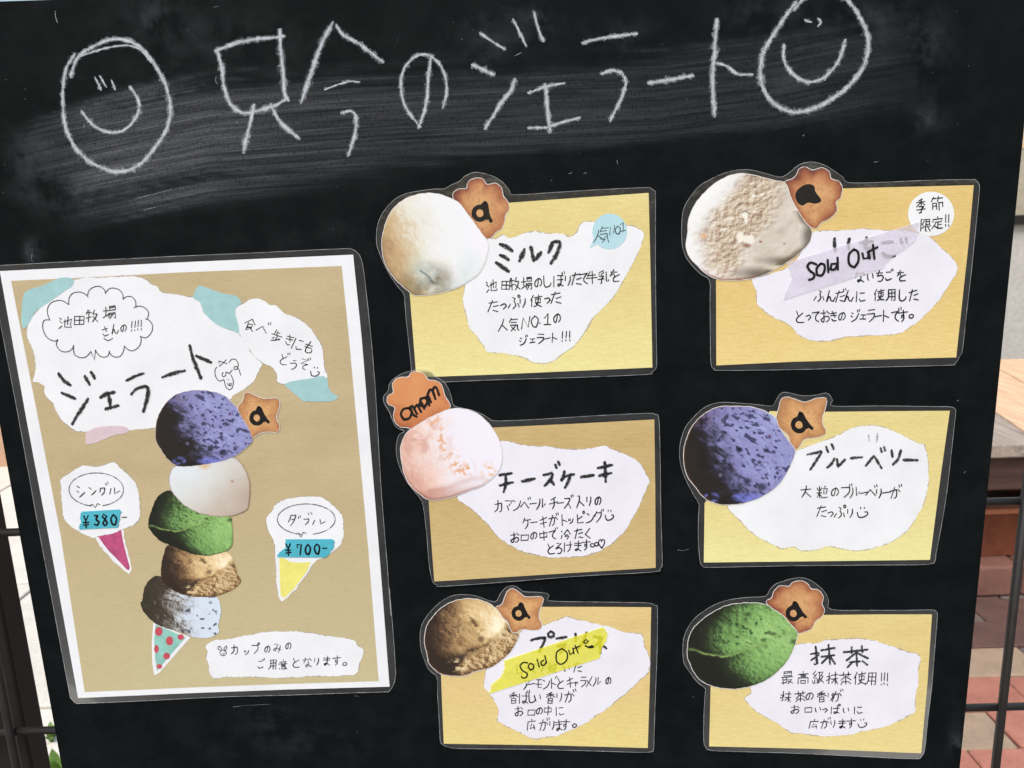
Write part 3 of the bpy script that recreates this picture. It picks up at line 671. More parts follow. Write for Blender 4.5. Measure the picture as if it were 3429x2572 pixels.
v, f = [], []; box(v, f, -0.9, 1.0, 0.80, 0.83, 0.30, 0.385); meshobj('back_rail', v, f, M_FACE, be)
for lx in (-0.86, 0.90):
    for ly in (-0.0, 0.76):
        v, f = [], []; box(v, f, lx, lx + 0.06, ly + 0.052, ly + 0.10, 0.0 if ly else 0.0, 0.383); meshobj('leg', v, f, M_FACE, be)

# pale wooden bench on the left, only its end shows
M_CREAM = m_wood('cream painted plank', (250, 222, 186), (232, 200, 160), 'x'); M_TANW = m_stone('pinkish tan board', (206, 170, 142), (190, 152, 128), 8)
b2 = thing('low_wall', 'cream topped low wall seen past the left edge of the board', 'wall', (-1.9, 2.75, 0))
v, f = [], []; box(v, f, -1.4, 0.9, 0.0, 0.5, 0, 0.36); meshobj('wall_body', v, f, M_TANW, b2)
v, f = [], []; box(v, f, -1.42, 0.92, -0.03, 0.52, 0.363, 0.41); bevel(meshobj('coping', v, f, M_CREAM, b2), 0.006)

# wall at the back
M_PANEL = m_stone('pale grey wall panel', (214, 210, 204), (200, 196, 190), 3, 0.7, 0.1); M_BEIGE = m_stone('beige wall panel', (186, 178, 158), (168, 160, 142), 3, 0.7, 0.1)
M_BLACK = NT('black coated metal'); M_BLACK.pbr(s2l((30, 27, 26)), M_BLACK.ramp(M_BLACK.noise(M_BLACK.coord(), 90, 4, 0.6), [(0.3, 0.28), (0.7, 0.48)]), None, 0.6); M_BLACK = M_BLACK.m
bw = thing('back_wall', 'pale panelled wall far behind the board on the right', 'wall', (1.5, 3.1, 0))
v, f = [], []; box(v, f, -0.9, 3.2, 0.0, 0.08, 0, 0.845); meshobj('lower_panel', v, f, M_PANEL, bw)
v, f = [], []; box(v, f, -0.9, 3.2, 0.0, 0.08, 0.885, 1.165); meshobj('upper_panel', v, f, M_BEIGE, bw)
v, f = [], []; box(v, f, -0.9, 3.2, -0.03, 0.08, 0.848, 0.882); meshobj('black_rail', v, f, M_BLACK, bw)
v, f = [], []; box(v, f, -0.9, 3.2, 0.0, 0.08, 1.168, 2.2); meshobj('top_panel', v, f, M_CREAM, bw)

# ------------------------------------------------------------------ wire stand that carries the board
def tube(v, f, P, r, seg=12):
    P = [Vector(p) for p in P]; n = len(P); b0 = len(v)
    for i, p in enumerate(P):
        t = (P[min(n - 1, i + 1)] - P[max(0, i - 1)]).normalized(); a = t.orthogonal().normalized() if i == 0 else a_prev - t * a_prev.dot(t)
        a.normalize(); a_prev = a.copy(); c = t.cross(a)
        for k in range(seg): v.append(tuple(p + (a * math.cos(2 * math.pi * k / seg) + c * math.sin(2 * math.pi * k / seg)) * r))
    for i in range(n - 1):
        for k in range(seg):
            A = b0 + i * seg + k; B = b0 + i * seg + (k + 1) % seg; f.append((A, B, B + seg, A + seg))
    f.append(tuple(b0 + k for k in range(seg))[::-1]); f.append(tuple(b0 + (n - 1) * seg + k for k in range(seg)))
GY = 0.017
rk = thing('wire_stand', 'black metal wire grid stand carrying the menu board', 'stand', (0, GY, 0))
def grid_x(px, py): p = at_depth(px, py, GY); return p.x
def grid_z(px, py): p = at_depth(px, py, GY); return p.z
xr = grid_x(3378, 2170); xl = grid_x(10, 2330)
z1, z2 = (grid_z(3350, 1690) + grid_z(20, 1784)) / 2, (grid_z(3300, 2388) + grid_z(100, 2445)) / 2
for x in (xl, xr):
    v, f = [], []; tube(v, f, [(x, 0, 0.012), (x, 0, 1.12)], 0.0030, 16); meshobj('upright', v, f, M_BLACK, rk, True)
    v, f = [], []; tube(v, f, [(x, -0.16, 0.006), (x, 0.16, 0.006)], 0.006, 14); meshobj('foot', v, f, M_BLACK, rk, True)
dz = z1 - z2
for k, (za, zb) in enumerate(((z1, z1), (z2, z2), (z2 - dz, z2 - dz), (z2 - 2 * dz, z2 - 2 * dz))):
    dl = grid_z(20, 1784) - grid_z(3350, 1690) if k == 0 else grid_z(100, 2445) - grid_z(3300, 2388)
    v, f = [], []; tube(v, f, [(xl - 0.30, 0.003, za + dl * 0.6), (xr + 0.30, 0.003, zb - dl * 0.6)], 0.0027, 14); meshobj('cross_wire', v, f, M_BLACK, rk, True)
M_POST = m_flat('dark brown painted post', (30, 25, 24), 0.6, 0.0, 0.25, scale=30)
# broad dark post at the far left, behind the wires
pa = at_depth(14, 1800, 0.045); pb = at_depth(150, 2572, 0.045)
v, f = [], []; xw = 0.5 * (pa.x + pb.x)
box(v, f, xw - 0.075, xw, 0.030, 0.052, 0.004, 1.02)
po = bevel(meshobj('wooden_post', v, f, M_POST), 0.002); tag(po, 'broad dark brown upright post at the left, behind the wire stand', 'post')

# weeds at the foot, lower left
M_LEAF = m_flat('weed leaf green', (112, 150, 64), 0.6, 0.0, 0.4, scale=60); M_EARTH = m_stone('dark soil', (70, 56, 46), (40, 32, 28), 80)
def weed(cx_, cy_, n, s, label):
    o = thing('weed', label, 'plant', (cx_, cy_, 0), 'weeds at the foot of the stand')
    for i in range(n):
        a = random.uniform(0, 6.28); L = s * random.uniform(0.6, 1.2); lean = random.uniform(0.3, 1.0); w = L * 0.16; V = []; Fc = []
        for k in range(7):
            t = k / 6; hh = L * (t - 0.35 * lean * t * t); rr = L * lean * t * 0.75; ww = w * math.sin(math.pi * min(1, 0.12 + 0.88 * t)) + 0.0004
            x, y = math.cos(a) * rr, math.sin(a) * rr
            V += [(x - math.sin(a) * ww, y + math.cos(a) * ww, hh + ww * 0.3), (x, y, hh), (x + math.sin(a) * ww, y - math.cos(a) * ww, hh + ww * 0.3)]
        for k in range(6):
            q = 3 * k; Fc += [(q, q + 1, q + 4, q + 3), (q + 1, q + 2, q + 5, q + 4)]
        meshobj('leaf', V, Fc, M_LEAF, o, True)
    return o
for (px, py, n, s, lab) in ((186, 2566, 12, 0.055, 'bright green weed at the lowest left corner of the board'), (166, 2440, 9, 0.035, 'small weed behind the lower cross wire on the left')):
    r_ = ray(px, py); t_ = (0.03 - CAM_H) / r_.z; p = CAMLOC + r_ * t_; weed(p.x, p.y, n, s, lab)
    if lab.startswith('bright'):
        v, f = [], []; nseg = 40
        for i in range(nseg):
            a = 2 * math.pi * i / nseg; rr = 0.055 * (1 + 0.25 * math.sin(3 * a + 1) + random.uniform(-0.06, 0.06)); v.append((rr * math.cos(a), rr * math.sin(a), 0.003))
        v.append((0, 0, 0.02)); f = [(i, (i + 1) % nseg, nseg) for i in range(nseg)]
        o = meshobj('soil', v, f, M_EARTH); o.location = (p.x, p.y, 0.0); o['kind'] = 'stuff'; o['label'] = 'patch of dark soil under the weed'

# ------------------------------------------------------------------ the chalkboard
BX = lambda px, py: on_board(px, py)
tl = on_board(-40, 3); L_LINE = (on_board(48, 1700), on_board(209, 2572)); R_LINE = (on_board(3376, 1000), on_board(3210, 2572))
XL = 0.5 * (L_LINE[0][0] + L_LINE[1][0]); XR = 0.5 * (R_LINE[0][0] + R_LINE[1][0]); ZT = on_board(60, 3)[1]; ZB = on_board(1700, 3050)[1]
cb = thing('chalkboard', 'black chalkboard with white chalk writing and smiling faces, menu cards stuck on it', 'chalkboard', (0, 0, ZB))

def m_board():
    t = NT('chalkboard surface')
    at = t.n('ShaderNodeAttribute', attribute_name='smudge'); cl = t.n('ShaderNodeAttribute', attribute_name='cloud')
    uv = t.n('ShaderNodeUVMap', uv_map='streak')
    def uvn(sx, sy, detail, scale=1.0, rough=0.6):
        mp = t.n('ShaderNodeMapping'); mp.inputs['Scale'].default_value = (sx, sy, 1); t.l(uv.outputs[0], mp.inputs[0])
        return t.noise(mp.outputs[0], scale, detail, rough)
    s1 = uvn(1.6, 95, 5, rough=0.7); s2 = uvn(4, 300, 4); s3 = uvn(1.2, 34, 3)
    st = t.math('ADD', t.math('MULTIPLY', s1, 0.45), t.math('ADD', t.math('MULTIPLY', s2, 0.30), t.math('MULTIPLY', s3, 0.30)))
    st = t.ramp(st, [(0.42, 0.12), (0.52, 0.42), (0.63, 1.0)])
    tick = t.noise(t.coord(scale=(1.6, 1, 0.7)), 620, 3, 0.6); tk = t.ramp(tick, [(0.36, 0.40), (0.48, 1.0)])     # pores of the board left black
    dust = t.math('MULTIPLY', t.math('MULTIPLY', at.outputs['Fac'], st), tk)
    c1 = t.noise(t.coord(), 45, 5, 0.7); cloud = t.math('MULTIPLY', cl.outputs['Fac'], t.ramp(c1, [(0.42, 0.0), (0.75, 1.0)]))
    sp = t.noise(t.coord(), 700, 2, 0.5); speck = t.ramp(sp, [(0.78, 0.0), (0.83, 0.22)])
    gen = t.math('MULTIPLY', t.ramp(t.noise(t.coord(), 9, 4, 0.6), [(0.3, 0.0), (0.8, 1.0)]), 0.0025)
    tot = t.math('ADD', t.math('ADD', t.math('MULTIPLY', dust, 0.185), t.math('MULTIPLY', cloud, 0.07)), t.math('ADD', t.math('MULTIPLY', speck, 0.25), gen), True)
    col = t.mixc(tot, s2l((13, 17, 18)), s2l((205, 208, 216)))
    bp = t.bump(t.noise(t.coord(), 1500, 2, 0.5), 0.10, 0.0003)
    rg = t.math('ADD', 0.42, t.math('MULTIPLY', tot, 1.5), True)
    t.pbr(col, rg, bp, 0.05); return t.m
MB_ = m_board()
NX, NZ = 460, 330
xs = np.linspace(XL, XR, NX); zs = np.linspace(ZT, ZB, NZ)
# photograph position of every grid point, to lay the chalk dust where it lies
gx, gz = np.meshgrid(xs, zs)
Wp = np.stack([gx, np.full_like(gx, DIST), gz - CAM_H], -1)
Bm = np.stack([h_, n_, -d_])                      # world = Bm @ cam
cvv = Wp @ Bm; U = cvv[..., 0] / cvv[..., 2] * F + CX; V_ = cvv[..., 1] / cvv[..., 2] * F + CY
yc = np.interp(U, [60, 250, 450, 800, 1200, 1700, 2200, 2600, 2950], [500, 500, 495, 455, 405, 375, 345, 290, 230])
hw = np.interp(U, [60, 250, 450, 800, 1200, 1700, 2200, 2600, 2950], [70, 150, 185, 165, 150, 135, 130, 150, 120])
inten = np.interp(U, [40, 150, 330, 650, 1000, 1400, 1800, 2300, 2700, 2950, 3080], [0, 0.35, 0.92, 1.0, 0.72, 0.50, 0.42, 0.30, 0.34, 0.22, 0.0])
Cs = np.interp(U, [0, 350, 700, 1200, 1700, 2200, 2600, 2900, 3429], [190, 112, 42, 0, -28, -50, -100, -165, -240]); wob_ = (fbm(U, V_, 0.006, 4) - 0.5) * 0.35 + (fbm(U * 0.0016, (V_ - Cs) * 0.045, 1.0, 4) - 0.5) * 1.3
prof = 1 / (1 + np.exp((np.abs((V_ - yc) / hw) + wob_ - 0.92) * 9)); sm = inten * prof
tail = 1 / (1 + np.exp((np.abs((V_ - np.interp(U, [250, 700, 1200], [720, 640, 570])) / 55) - 0.6) * 5)) * np.interp(U, [180, 320, 650, 1150, 1400], [0, 0.45, 0.7, 0.25, 0])
sm = np.clip(np.maximum(sm, tail), 0, 1)
def cb_blob(cx_, cy_, rx, ry, a): return a * np.exp(-(((U - cx_) / rx) ** 2 + ((V_ - cy_) / ry) ** 2))
cl = (cb_blob(520, 55, 70, 70, 0.9) + cb_blob(110, 520, 70, 90, 1.0) + cb_blob(230, 660, 160, 60, 0.7) + cb_blob(1640, 130, 110, 90, 0.6) + cb_blob(1800, 60, 80, 60, 0.7) +
      cb_blob(2100, 130, 90, 50, 0.5) + cb_blob(2560, 50, 120, 60, 0.6) + cb_blob(2900, 60, 130, 70, 0.7) + cb_blob(3100, 160, 60, 120, 0.8) + cb_blob(3100, 400, 50, 50, 1.0) +
      cb_blob(110, 840, 26, 34, 1.8) + cb_blob(700, 130, 300, 100, 0.35) + cb_blob(980, 2480, 240, 50, 0.3) + cb_blob(900, 2400, 60, 40, 0.45) + cb_blob(1300, 800, 400, 60, 0.2) +
      cb_blob(2650, 280, 90, 60, 0.6) + cb_blob(3210, 2490, 25, 60, 1.2) + 0.10)
Cc = np.interp(U, [0, 350, 700, 1200, 1700, 2200, 2600, 2900, 3429], [190, 112, 42, 0, -28, -50, -100, -165, -240])
verts = [(float(a), 0.0, float(b) - ZB) for a, b in zip(gx.ravel(), gz.ravel())]
faces = [(i * NX + j, (i + 1) * NX + j, (i + 1) * NX + j + 1, i * NX + j + 1) for i in range(NZ - 1) for j in range(NX - 1)]
b0 = len(verts); TH = 0.006
verts += [(XL, TH, ZT - ZB), (XR, TH, ZT - ZB), (XR, TH, 0), (XL, TH, 0)]
top = [j for j in range(NX)]; bot = [(NZ - 1) * NX + j for j in range(NX)]; lef = [i * NX for i in range(NZ)]; rig = [i * NX + NX - 1 for i in range(NZ)]
faces += [tuple(top + [b0 + 1, b0]), tuple(bot[::-1] + [b0 + 3, b0 + 2]), tuple(lef[::-1] + [b0, b0 + 3]), tuple(rig + [b0 + 2, b0 + 1]), (b0, b0 + 1, b0 + 2, b0 + 3)]
pn = meshobj('board_panel', verts, faces, MB_, cb)
for nm, arr in (('smudge', sm), ('cloud', cl)):
    a_ = pn.data.attributes.new(nm, 'FLOAT', 'POINT'); a_.data.foreach_set('value', np.r_[np.clip(arr, 0, 2).ravel(), np.zeros(4)].astype(np.float32))
uvl = pn.data.uv_layers.new(name='streak'); li = np.zeros(len(pn.data.loops), dtype=np.int32); pn.data.loops.foreach_get('vertex_index', li)
uvs = np.vstack([np.stack([U.ravel() / 1000, (V_ - Cc).ravel() / 1000], -1), np.zeros((4, 2))]).astype(np.float32)
uvl.data.foreach_set('uv', uvs[li].ravel())

class BoardSheet(Sheet):
    def __init__(s): s.o = cb; s.ox, s.oz = 0.0, ZB; s.layer = 0
BS = BoardSheet()
M_CH = m_chalk('chalk', 0.42, 0.74); M_CHS = m_chalk('soft chalk', 0.46, 0.74, 0.8); M_CHB = m_chalk('heavy chalk', 0.34, 0.54, 1.0, (224, 226, 232))
def chalk(name, items, label=None):
    k = Ink()
    for crop, w, s in items:
        for st_ in s.split(';'):
            k.stroke(BS, pts(crop, st_), w * sc(crop) * (1.22 if w > 26 else 1.1), 0.04, 0.12, 0.10)
    o = k.build(name, M_CH, cb)
    k2 = Ink()                              # loose dust beside the strokes
    for crop, w, s in items:
        for st_ in s.split(';'):
            k2.stroke(BS, pts(crop, st_), w * sc(crop) * 2.0, 0.02, 0.1, 0.25)
    k2.build('chalk_dust', M_CHS, o)
    if label: o['label'] = label
    return o
chalk('chalk_smiling_face', [('A', 32, '455 345 410 420 392 520 388 640 400 760 430 850 480 930 560 1000 650 1045 740 1060 820 1040 880 1000 950 920 1010 830 1045 740 1050 640 1025 530 980 440 920 350 850 280 760 245 680 245 600 275 520 320 470 370 440 460'),
    ('A', 16, '500 345 600 312 700 288 800 282 870 310 930 380;690 500 708 548'), ('A', 17, '590 485 605 515 620 550;620 475 635 500 652 530'),
    ('A', 27, '510 695 560 760 620 800 690 818 760 805 815 760 850 700 858 640 840 590 810 545')], 'round smiling face at the left end of the writing')
chalk('chalk_character', [('A', 34, '1345 320 1370 430 1385 540 1420 640 1480 690 1540 697 1620 675 1700 650 1762 615;1345 310 1430 275 1540 248 1650 235 1740 225;1728 200 1735 330 1750 470 1755 570 1770 605;1565 665 1545 760 1520 850 1505 925;1680 660 1720 740 1790 810 1835 845')])
chalk('chalk_character', [('A', 38, '2045 155 1990 260 1930 420 1865 615'), ('B', 28, '55 165 90 215 180 265 250 315 325 375'), ('B', 15, '-18 552 60 522 130 503 185 506'), ('B', 29, '95 695 140 685 165 712 170 780 155 860 125 950')])
chalk('chalk_character', [('B', 30, '630 375 615 480 610 600 590 690 560 775'), ('B', 25, '560 775 500 700 460 620 447 520 465 430 520 360 590 335 650 360 700 420 727 500 727 590 708 655')])
chalk('chalk_character', [('B', 24, '945 210 1000 250 1080 300'), ('B', 36, '905 408 945 425 1005 455'), ('B', 24, '1145 130 1180 200 1215 275;1268 80 1290 160 1322 245'), ('B', 33, '1145 505 1130 550 1070 630 1020 710 975 780')])
chalk('chalk_character', [('B', 25, '1245 570 1340 535 1445 515'), ('B', 38, '1340 540 1350 650 1366 795'), ('B', 24, '1245 790 1350 785 1440 755 1540 730')])
chalk('chalk_character', [('B', 29, '1580 262 1660 240 1760 225 1890 210'), ('B', 30, '1695 450 1760 435 1815 460 1835 520 1810 600 1770 680 1745 735')])
chalk('chalk_character', [('C', 34, '-88 510 30 492 152 470')])
chalk('chalk_character', [('C', 40, '315 140 305 280 295 420 292 560 300 695'), ('C', 24, '300 385 380 410 440 455 525 460')])
chalk('chalk_smiling_face', [('C', 35, '800 20 740 100 680 190 620 290 587 400 590 500 625 590 700 660 790 692 880 680 980 640 1070 580 1160 500 1220 410 1250 310 1245 220 1215 140 1170 60 1130 10 1070 -25 980 -50 880 -35 800 50'),
    ('C', 22, '870 128 888 134'), ('C', 16, '945 118 958 138 944 158'), ('C', 30, '730 290 730 370 770 440 830 490 900 505 970 485 1030 430 1080 350 1105 262')], 'tall smiling face at the right end of the writing')
# stray marks, hairs and chips
k = Ink()
for s_ in ('A|9|340 70 345 110 355 140', 'A|5|200 1560 195 1600 205 1618', 'A|6|1335 470 1330 500 1345 520', 'A|5|1455 745 1465 765 1475 740', 'A|6|520 765 518 795', 'B|7|1150 345 1190 325', 'B|6|1575 1072 1590 1068', 'B|5|1780 990 1786 1015',
           'C|6|845 840 855 832', 'C|5|1285 1000 1315 998', 'D6|8|1435 358 1445 358', 'P8|5|410 1318 500 1308', 'P8|4|505 1305 640 1298 810 1290', 'D4|4|20 1220 60 1225 100 1215', 'B|6|1480 1072 1500 1070', 'A|6|890 1300 915 1290 960 1280', 'A|5|840 1225 1000 1185 1060 1165',
           'N|14|2060 1340 2066 1362', 'N|10|2068 1312 2074 1322', 'D4|5|2140 650 2155 640', 'P8|5|1700 1200 1745 1205', 'A|5|1320 45 1350 38'):
    cr, w, s2 = s_.split('|')
    if cr == 'N': continue
    k.stroke(BS, pts(cr, s2), float(w) * sc(cr), 0.03, 0.3, 0.2)
for i in range(150):
    if random.random() < 0.6: px, py = random.uniform(0, 3300), abs(random.gauss(380, 200))
    else: px, py = random.uniform(180, 3250), random.uniform(600, 2560)
    q = random.uniform(1.0, 2.6) * (1.5 if random.random() < 0.08 else 1)
    k.stroke(BS, [(px, py), (px + random.uniform(-3, 3), py + random.uniform(-2, 2))], q, 0.03, 0.1)
o = k.build('chalk_flecks', m_chalk('stray chalk', 0.38, 0.70, 0.55), cb); o['kind'] = 'stuff'

# ------------------------------------------------------------------ cards
GROUP = 'laminated flavour cards stuck on the chalkboard'
def card(crop, label, film, paper, layer, kraft, labelP, lab_mat=M_LABEL, seed=1):
    fp = pts(crop, film); P = pts(crop, paper)
    c = (sum(p[0] for p in P) / len(P), sum(p[1] for p in P) / len(P))
    S = Sheet('menu_card', label, 'menu card', c, layer, GROUP)
    fs = smooth_closed(fp, 3)
    S.poly('plastic_film', fs, 0.30, M_FILM, thick=0.22)
    k = Ink(); E = densify(fs + [fs[0]], 6, False)
    k2v = [p for p in E]; inn = offset(E[:-1], -1.0); inn.append(inn[0])
    v = [S.loc(p, 0.34) for p in k2v] + [S.loc(p, 0.34) for p in inn]; n = len(k2v)
    meshobj('film_edge_glint', v, [(i, i + 1, n + i + 1, n + i) for i in range(n - 1)], M_EDGE, S.o)
    o = S.poly('paper_sheet', densify(P, 30), 0.42, kraft)
    # pale cut edge of the paper along its outline
    lp = S.poly('torn_label', torn(labelP, 2.6, 3.2, seed), 0.50, lab_mat)
    # soft torn fibres round the label
    S.poly('torn_rim', torn(offset(smooth_closed(labelP, 2), 1.8), 2.4, 3.0, seed + 40), 0.46, M_RIM, lp)
    return S
M_RIM = m_flat('torn paper fibres', (216, 210, 202), 0.6, 0.2, 0.15, alpha=0.5, scale=500)

def heading(S, crop, w, s, mat=None): return draw(S, 'heading', crop, w * 1.18, s, mat or M_CRAY, 0.62, taper=0.22, wob=0.12)
def line(S, crop, text, xs, y0, y1, w, h, pen=9.2, mat=None, **k):
    return write(S, 'handwriting', crop, text, xs, y0, y1, w, h, pen, mat or M_PEN, 0.62, **k)

# milk
S = card('D1', 'milk flavour card with pale cream scoop, daisy biscuit and light blue round sticker',
    '545 160 600 130 665 100 700 65 770 38 840 45 930 75 990 120 1030 170 1062 203 1300 190 1700 165 2030 150 2075 155 2102 178 2112 220 2112 700 2117 1200 2122 1430 2115 1490 2080 1520 2040 1535 1500 1558 1000 1572 600 1588 330 1600 312 1560 290 1350 268 1150 255 1000 248 940 200 880 140 790 90 690 55 600 45 550 50 450 75 370 120 300 190 230 280 190 400 170 480 160',
    '293 930 310 1150 342 1555 900 1535 1500 1508 2088 1482 2075 800 2060 190 1000 265 700 330 350 600', 0.3,
    m_paper('gold craft print', (220, 200, 126), (231, 214, 144), (238, 228, 156)),
    pts('D1', '700 900 690 1000 715 1100 740 1200 790 1250 840 1320 870 1365 1000 1375 1140 1410 1210 1440 1290 1450 1360 1430 1420 1380 1500 1330 1560 1260 1610 1180 1650 1110 1720 1040 1800 960 1860 860 1900 780 1950 700 1990 600 2025 495 1960 440 1900 430 1800 415 1640 405 1560 420 1530 480 1480 515 1420 495 1300 490 1220 475 1140 490 1080 515 1020 520 985 500 930 530 860 540 780 700 720 820'))
ck = picture(S, 'cookie_picture', pts('D1', '612 205 650 165 715 160 725 110 780 82 835 90 862 130 920 120 965 145 985 215 1015 255 1028 300 1000 355 992 400 970 455 930 480 895 520 845 525 800 500 740 420 690 340 640 270'), 0.62, f_biscuit(2), nt=200, nr=50)
icing(S, ck, 'D1', 812, 340, 47, 0, dy=0.74)
picture(S, 'ice_cream_picture', pts('D1', '95 640 92 520 130 380 200 280 300 220 420 195 520 205 600 235 660 270 720 350 780 430 830 500 870 560 865 640 840 720 800 790 720 850 620 900 480 935 340 945 280 910 190 830 120 730'), 0.70, f_milk)
M_SKY = m_flat('pale blue sticker print', (182, 219, 230), 0.5, 0.3, 0.04)
bb = S.poly('round_sticker', pts('D1', ' '.join('%g %g' % (1772 + 128 * math.cos(a), 475 + 132 * math.sin(a)) for a in [q * math.pi / 24 for q in range(21, 67)]) + ' 1625 600'), 0.58, M_SKY)
draw(S, 'handwriting', 'D1', 6.5, '1690 465 1680 510 1652 558;1682 505 1718 528;1718 438 1700 480;1715 452 1762 448;1707 475 1750 468;1700 497 1752 490 1755 520 1764 556;1742 510 1718 556;1700 528 1740 538;1772 502 1776 442 1800 492 1808 430;1846 497;1850 425 1870 408 1872 470;1852 476 1890 466;1830 435 1812 462 1822 494 1842 488 1850 455 1830 435', M_PEN, 0.66, bb)
heading(S, 'D1', 31, '965 570 1010 590 1048 618;965 652 1000 667 1022 683;935 708 970 732 1022 768;1140 610 1125 652 1105 690;1190 592 1202 650 1212 688 1240 662 1262 632;1350 558 1335 595 1320 628;1350 556 1403 548 1398 600 1370 660 1338 708')
line(S, 'D1', '池田牧場のしぼりたて牛乳を', [900, 1005, 1068, 1155, 1242, 1305, 1388, 1462, 1520, 1580, 1640, 1722, 1805], 880, 800, 76, 88)
line(S, 'D1', 'たっぷり使った', [905, 985, 1060, 1128, 1228, 1305, 1370], 1030, 965, 82, 84)
line(S, 'D1', '人気NO.1の', [980, 1065, 1150, 1215, 1255, 1308, 1382], 1170, 1118, 72, 92)
line(S, 'D1', 'ジェラート!!!', [1130, 1200, 1258, 1308, 1360, 1420, 1447, 1472], 1285, 1245, 62, 72)

# strawberry
S = card('D2', 'strawberry card top right with rough pinkish scoop, white round seasonal sticker and lilac tape',
    '720 148 780 120 840 70 900 48 960 48 1040 75 1100 115 1150 150 1190 187 1400 185 1700 172 2020 165 2060 172 2085 205 2080 300 2060 500 2030 800 1995 1100 1970 1330 1950 1380 1915 1430 1860 1440 1300 1455 800 1470 310 1475 270 1465 245 1430 240 1250 238 1000 235 860 180 820 110 750 60 670 45 590 45 450 60 360 100 290 160 215 250 160 340 120 430 100 520 100 620 125',
    '1140 228 2045 205 2010 600 1925 1385 800 1415 282 1440 280 850 500 500 900 240', 0.3,
    m_paper('warm gold craft print', (220, 188, 112), (230, 200, 126), (234, 210, 136)),
    pts('D2', '525 850 560 940 565 1020 640 1090 760 1150 810 1190 850 1230 940 1270 1060 1268 1200 1240 1500 1225 1620 1170 1700 1100 1800 1000 1880 880 1935 775 1870 680 1800 620 1740 560 1600 520 1420 515 1280 505 1150 515 1000 520 930 545 800 750 600 830'), M_LABELV, 2)
ck = picture(S, 'cookie_picture', pts('D2', '750 185 800 165 830 140 850 95 890 80 940 105 1000 88 1050 110 1070 165 1120 180 1143 230 1130 290 1100 320 1105 380 1060 430 1000 460 960 500 900 475 850 450 800 350 765 250'), 0.62, f_biscuit(5), nt=200, nr=50)
S.poly('icing_letter', smooth_closed(pts('D2', '905 198 950 210 960 250 1000 310 960 332 910 325 870 345 835 320 822 270 850 225'), 4), 0.68, M_ICING, ck)
picture(S, 'ice_cream_picture', pts('D2', '75 620 90 520 90 450 130 350 190 270 280 190 380 140 480 128 580 150 700 180 755 192 790 290 830 370 880 450 930 510 925 580 880 640 800 710 700 770 600 820 480 850 350 855 280 845 200 800 140 740 95 690'), 0.72, f_straw)
bb = S.poly('round_sticker', [cv('D2', 1752 + 158 * math.cos(a), 402 + 152 * math.sin(a)) for a in [q * math.pi / 24 for q in range(48)]], 0.56, m_white('white sticker print', (240, 242, 246)))
write(S, 'handwriting', 'D2', '季節', [1680, 1790], 348, 335, 76, 92, 9, M_PEN, 0.66, bb)
write(S, 'handwriting', 'D2', '限定!!', [1712, 1795, 1846, 1870], 482, 442, 74, 80, 9, M_PEN, 0.66, bb)
heading(S, 'D2', 24, '1092 572 1090 610 1096 655;1192 572 1186 620 1190 640;1270 600 1350 590;1310 565 1300 640 1350 640 1345 690;1420 600 1490 595;1420 670 1450 695 1500 690;1545 575 1552 600;1580 570 1585 595')
line(S, 'D2', 'ないちごを', [1260, 1335, 1400, 1458, 1545], 830, 822, 64, 72)
line(S, 'D2', 'ふんだんに使用した', [985, 1060, 1125, 1185, 1268, 1395, 1480, 1552, 1630], 965, 955, 68, 74)
line(S, 'D2', 'とっておきのジェラートです。', [848, 910, 962, 1022, 1085, 1142, 1228, 1286, 1340, 1388, 1436, 1505, 1560, 1614], 1102, 1100, 64, 78)

# cheesecake, lies over the milk card's lower corner
S = card('D3', 'cheesecake card with pink scoop and orange daisy biscuit lettered in black, left middle card',
    '210 490 150 460 120 400 100 350 60 280 58 230 90 190 105 130 170 75 250 45 330 30 400 40 440 85 500 120 540 180 560 240 580 300 700 330 780 360 840 395 890 412 1200 400 1600 375 2000 355 2060 365 2090 400 2100 700 2105 1100 2115 1450 2100 1500 2040 1530 1500 1560 1000 1600 500 1635 450 1625 415 1590 390 1450 375 1250 350 1050 330 990 280 930 220 850 170 740 150 640 155 560 175 510',
    '860 462 1500 432 2055 402 2062 900 2065 1497 1250 1547 432 1598 410 1300 390 1000 500 700', 1.7,
    m_paper('tan craft print', (190, 162, 104), (204, 176, 118), (208, 182, 122)),
    pts('D3', '600 975 680 1040 760 1110 850 1200 930 1290 1010 1340 1130 1390 1300 1420 1480 1415 1600 1390 1740 1320 1830 1230 1880 1150 1930 1060 1980 950 2020 860 1990 800 1940 720 1840 660 1740 620 1680 600 1520 625 1400 620 1250 605 1120 595 1000 570 910 565 900 700 830 830 720 900'), M_LABELV, 3)
ck = picture(S, 'cookie_picture', pts('D3', '85 260 100 220 135 205 125 140 165 95 240 90 260 60 310 50 360 70 385 110 450 120 490 160 505 220 540 280 545 320 480 350 400 400 330 450 275 480 240 460 180 455 140 410 135 360 145 310 100 290'), 0.62, f_biscuit_orange, nt=200, nr=50)
draw(S, 'icing_letter', 'D3', 19, '245 318 205 325 186 365 208 402 248 392 264 350 245 318;256 306 272 360 302 380;270 300 305 360;285 318 305 290 335 345;315 300 335 270 358 322;368 240 332 252 328 300 362 308 382 270 368 240;374 232 396 298;382 215 408 275;386 210 400 180 418 188 440 250;418 192 430 164 448 168 468 222', M_ICING, 0.72, ck, 0.1, 0.1)
picture(S, 'ice_cream_picture', pts('D3', '185 640 200 560 240 490 300 450 380 400 460 360 540 330 620 322 720 345 800 400 860 470 910 560 930 650 920 750 870 820 780 890 700 920 600 960 500 985 400 995 340 960 260 890 210 790'), 0.80, f_cheese)
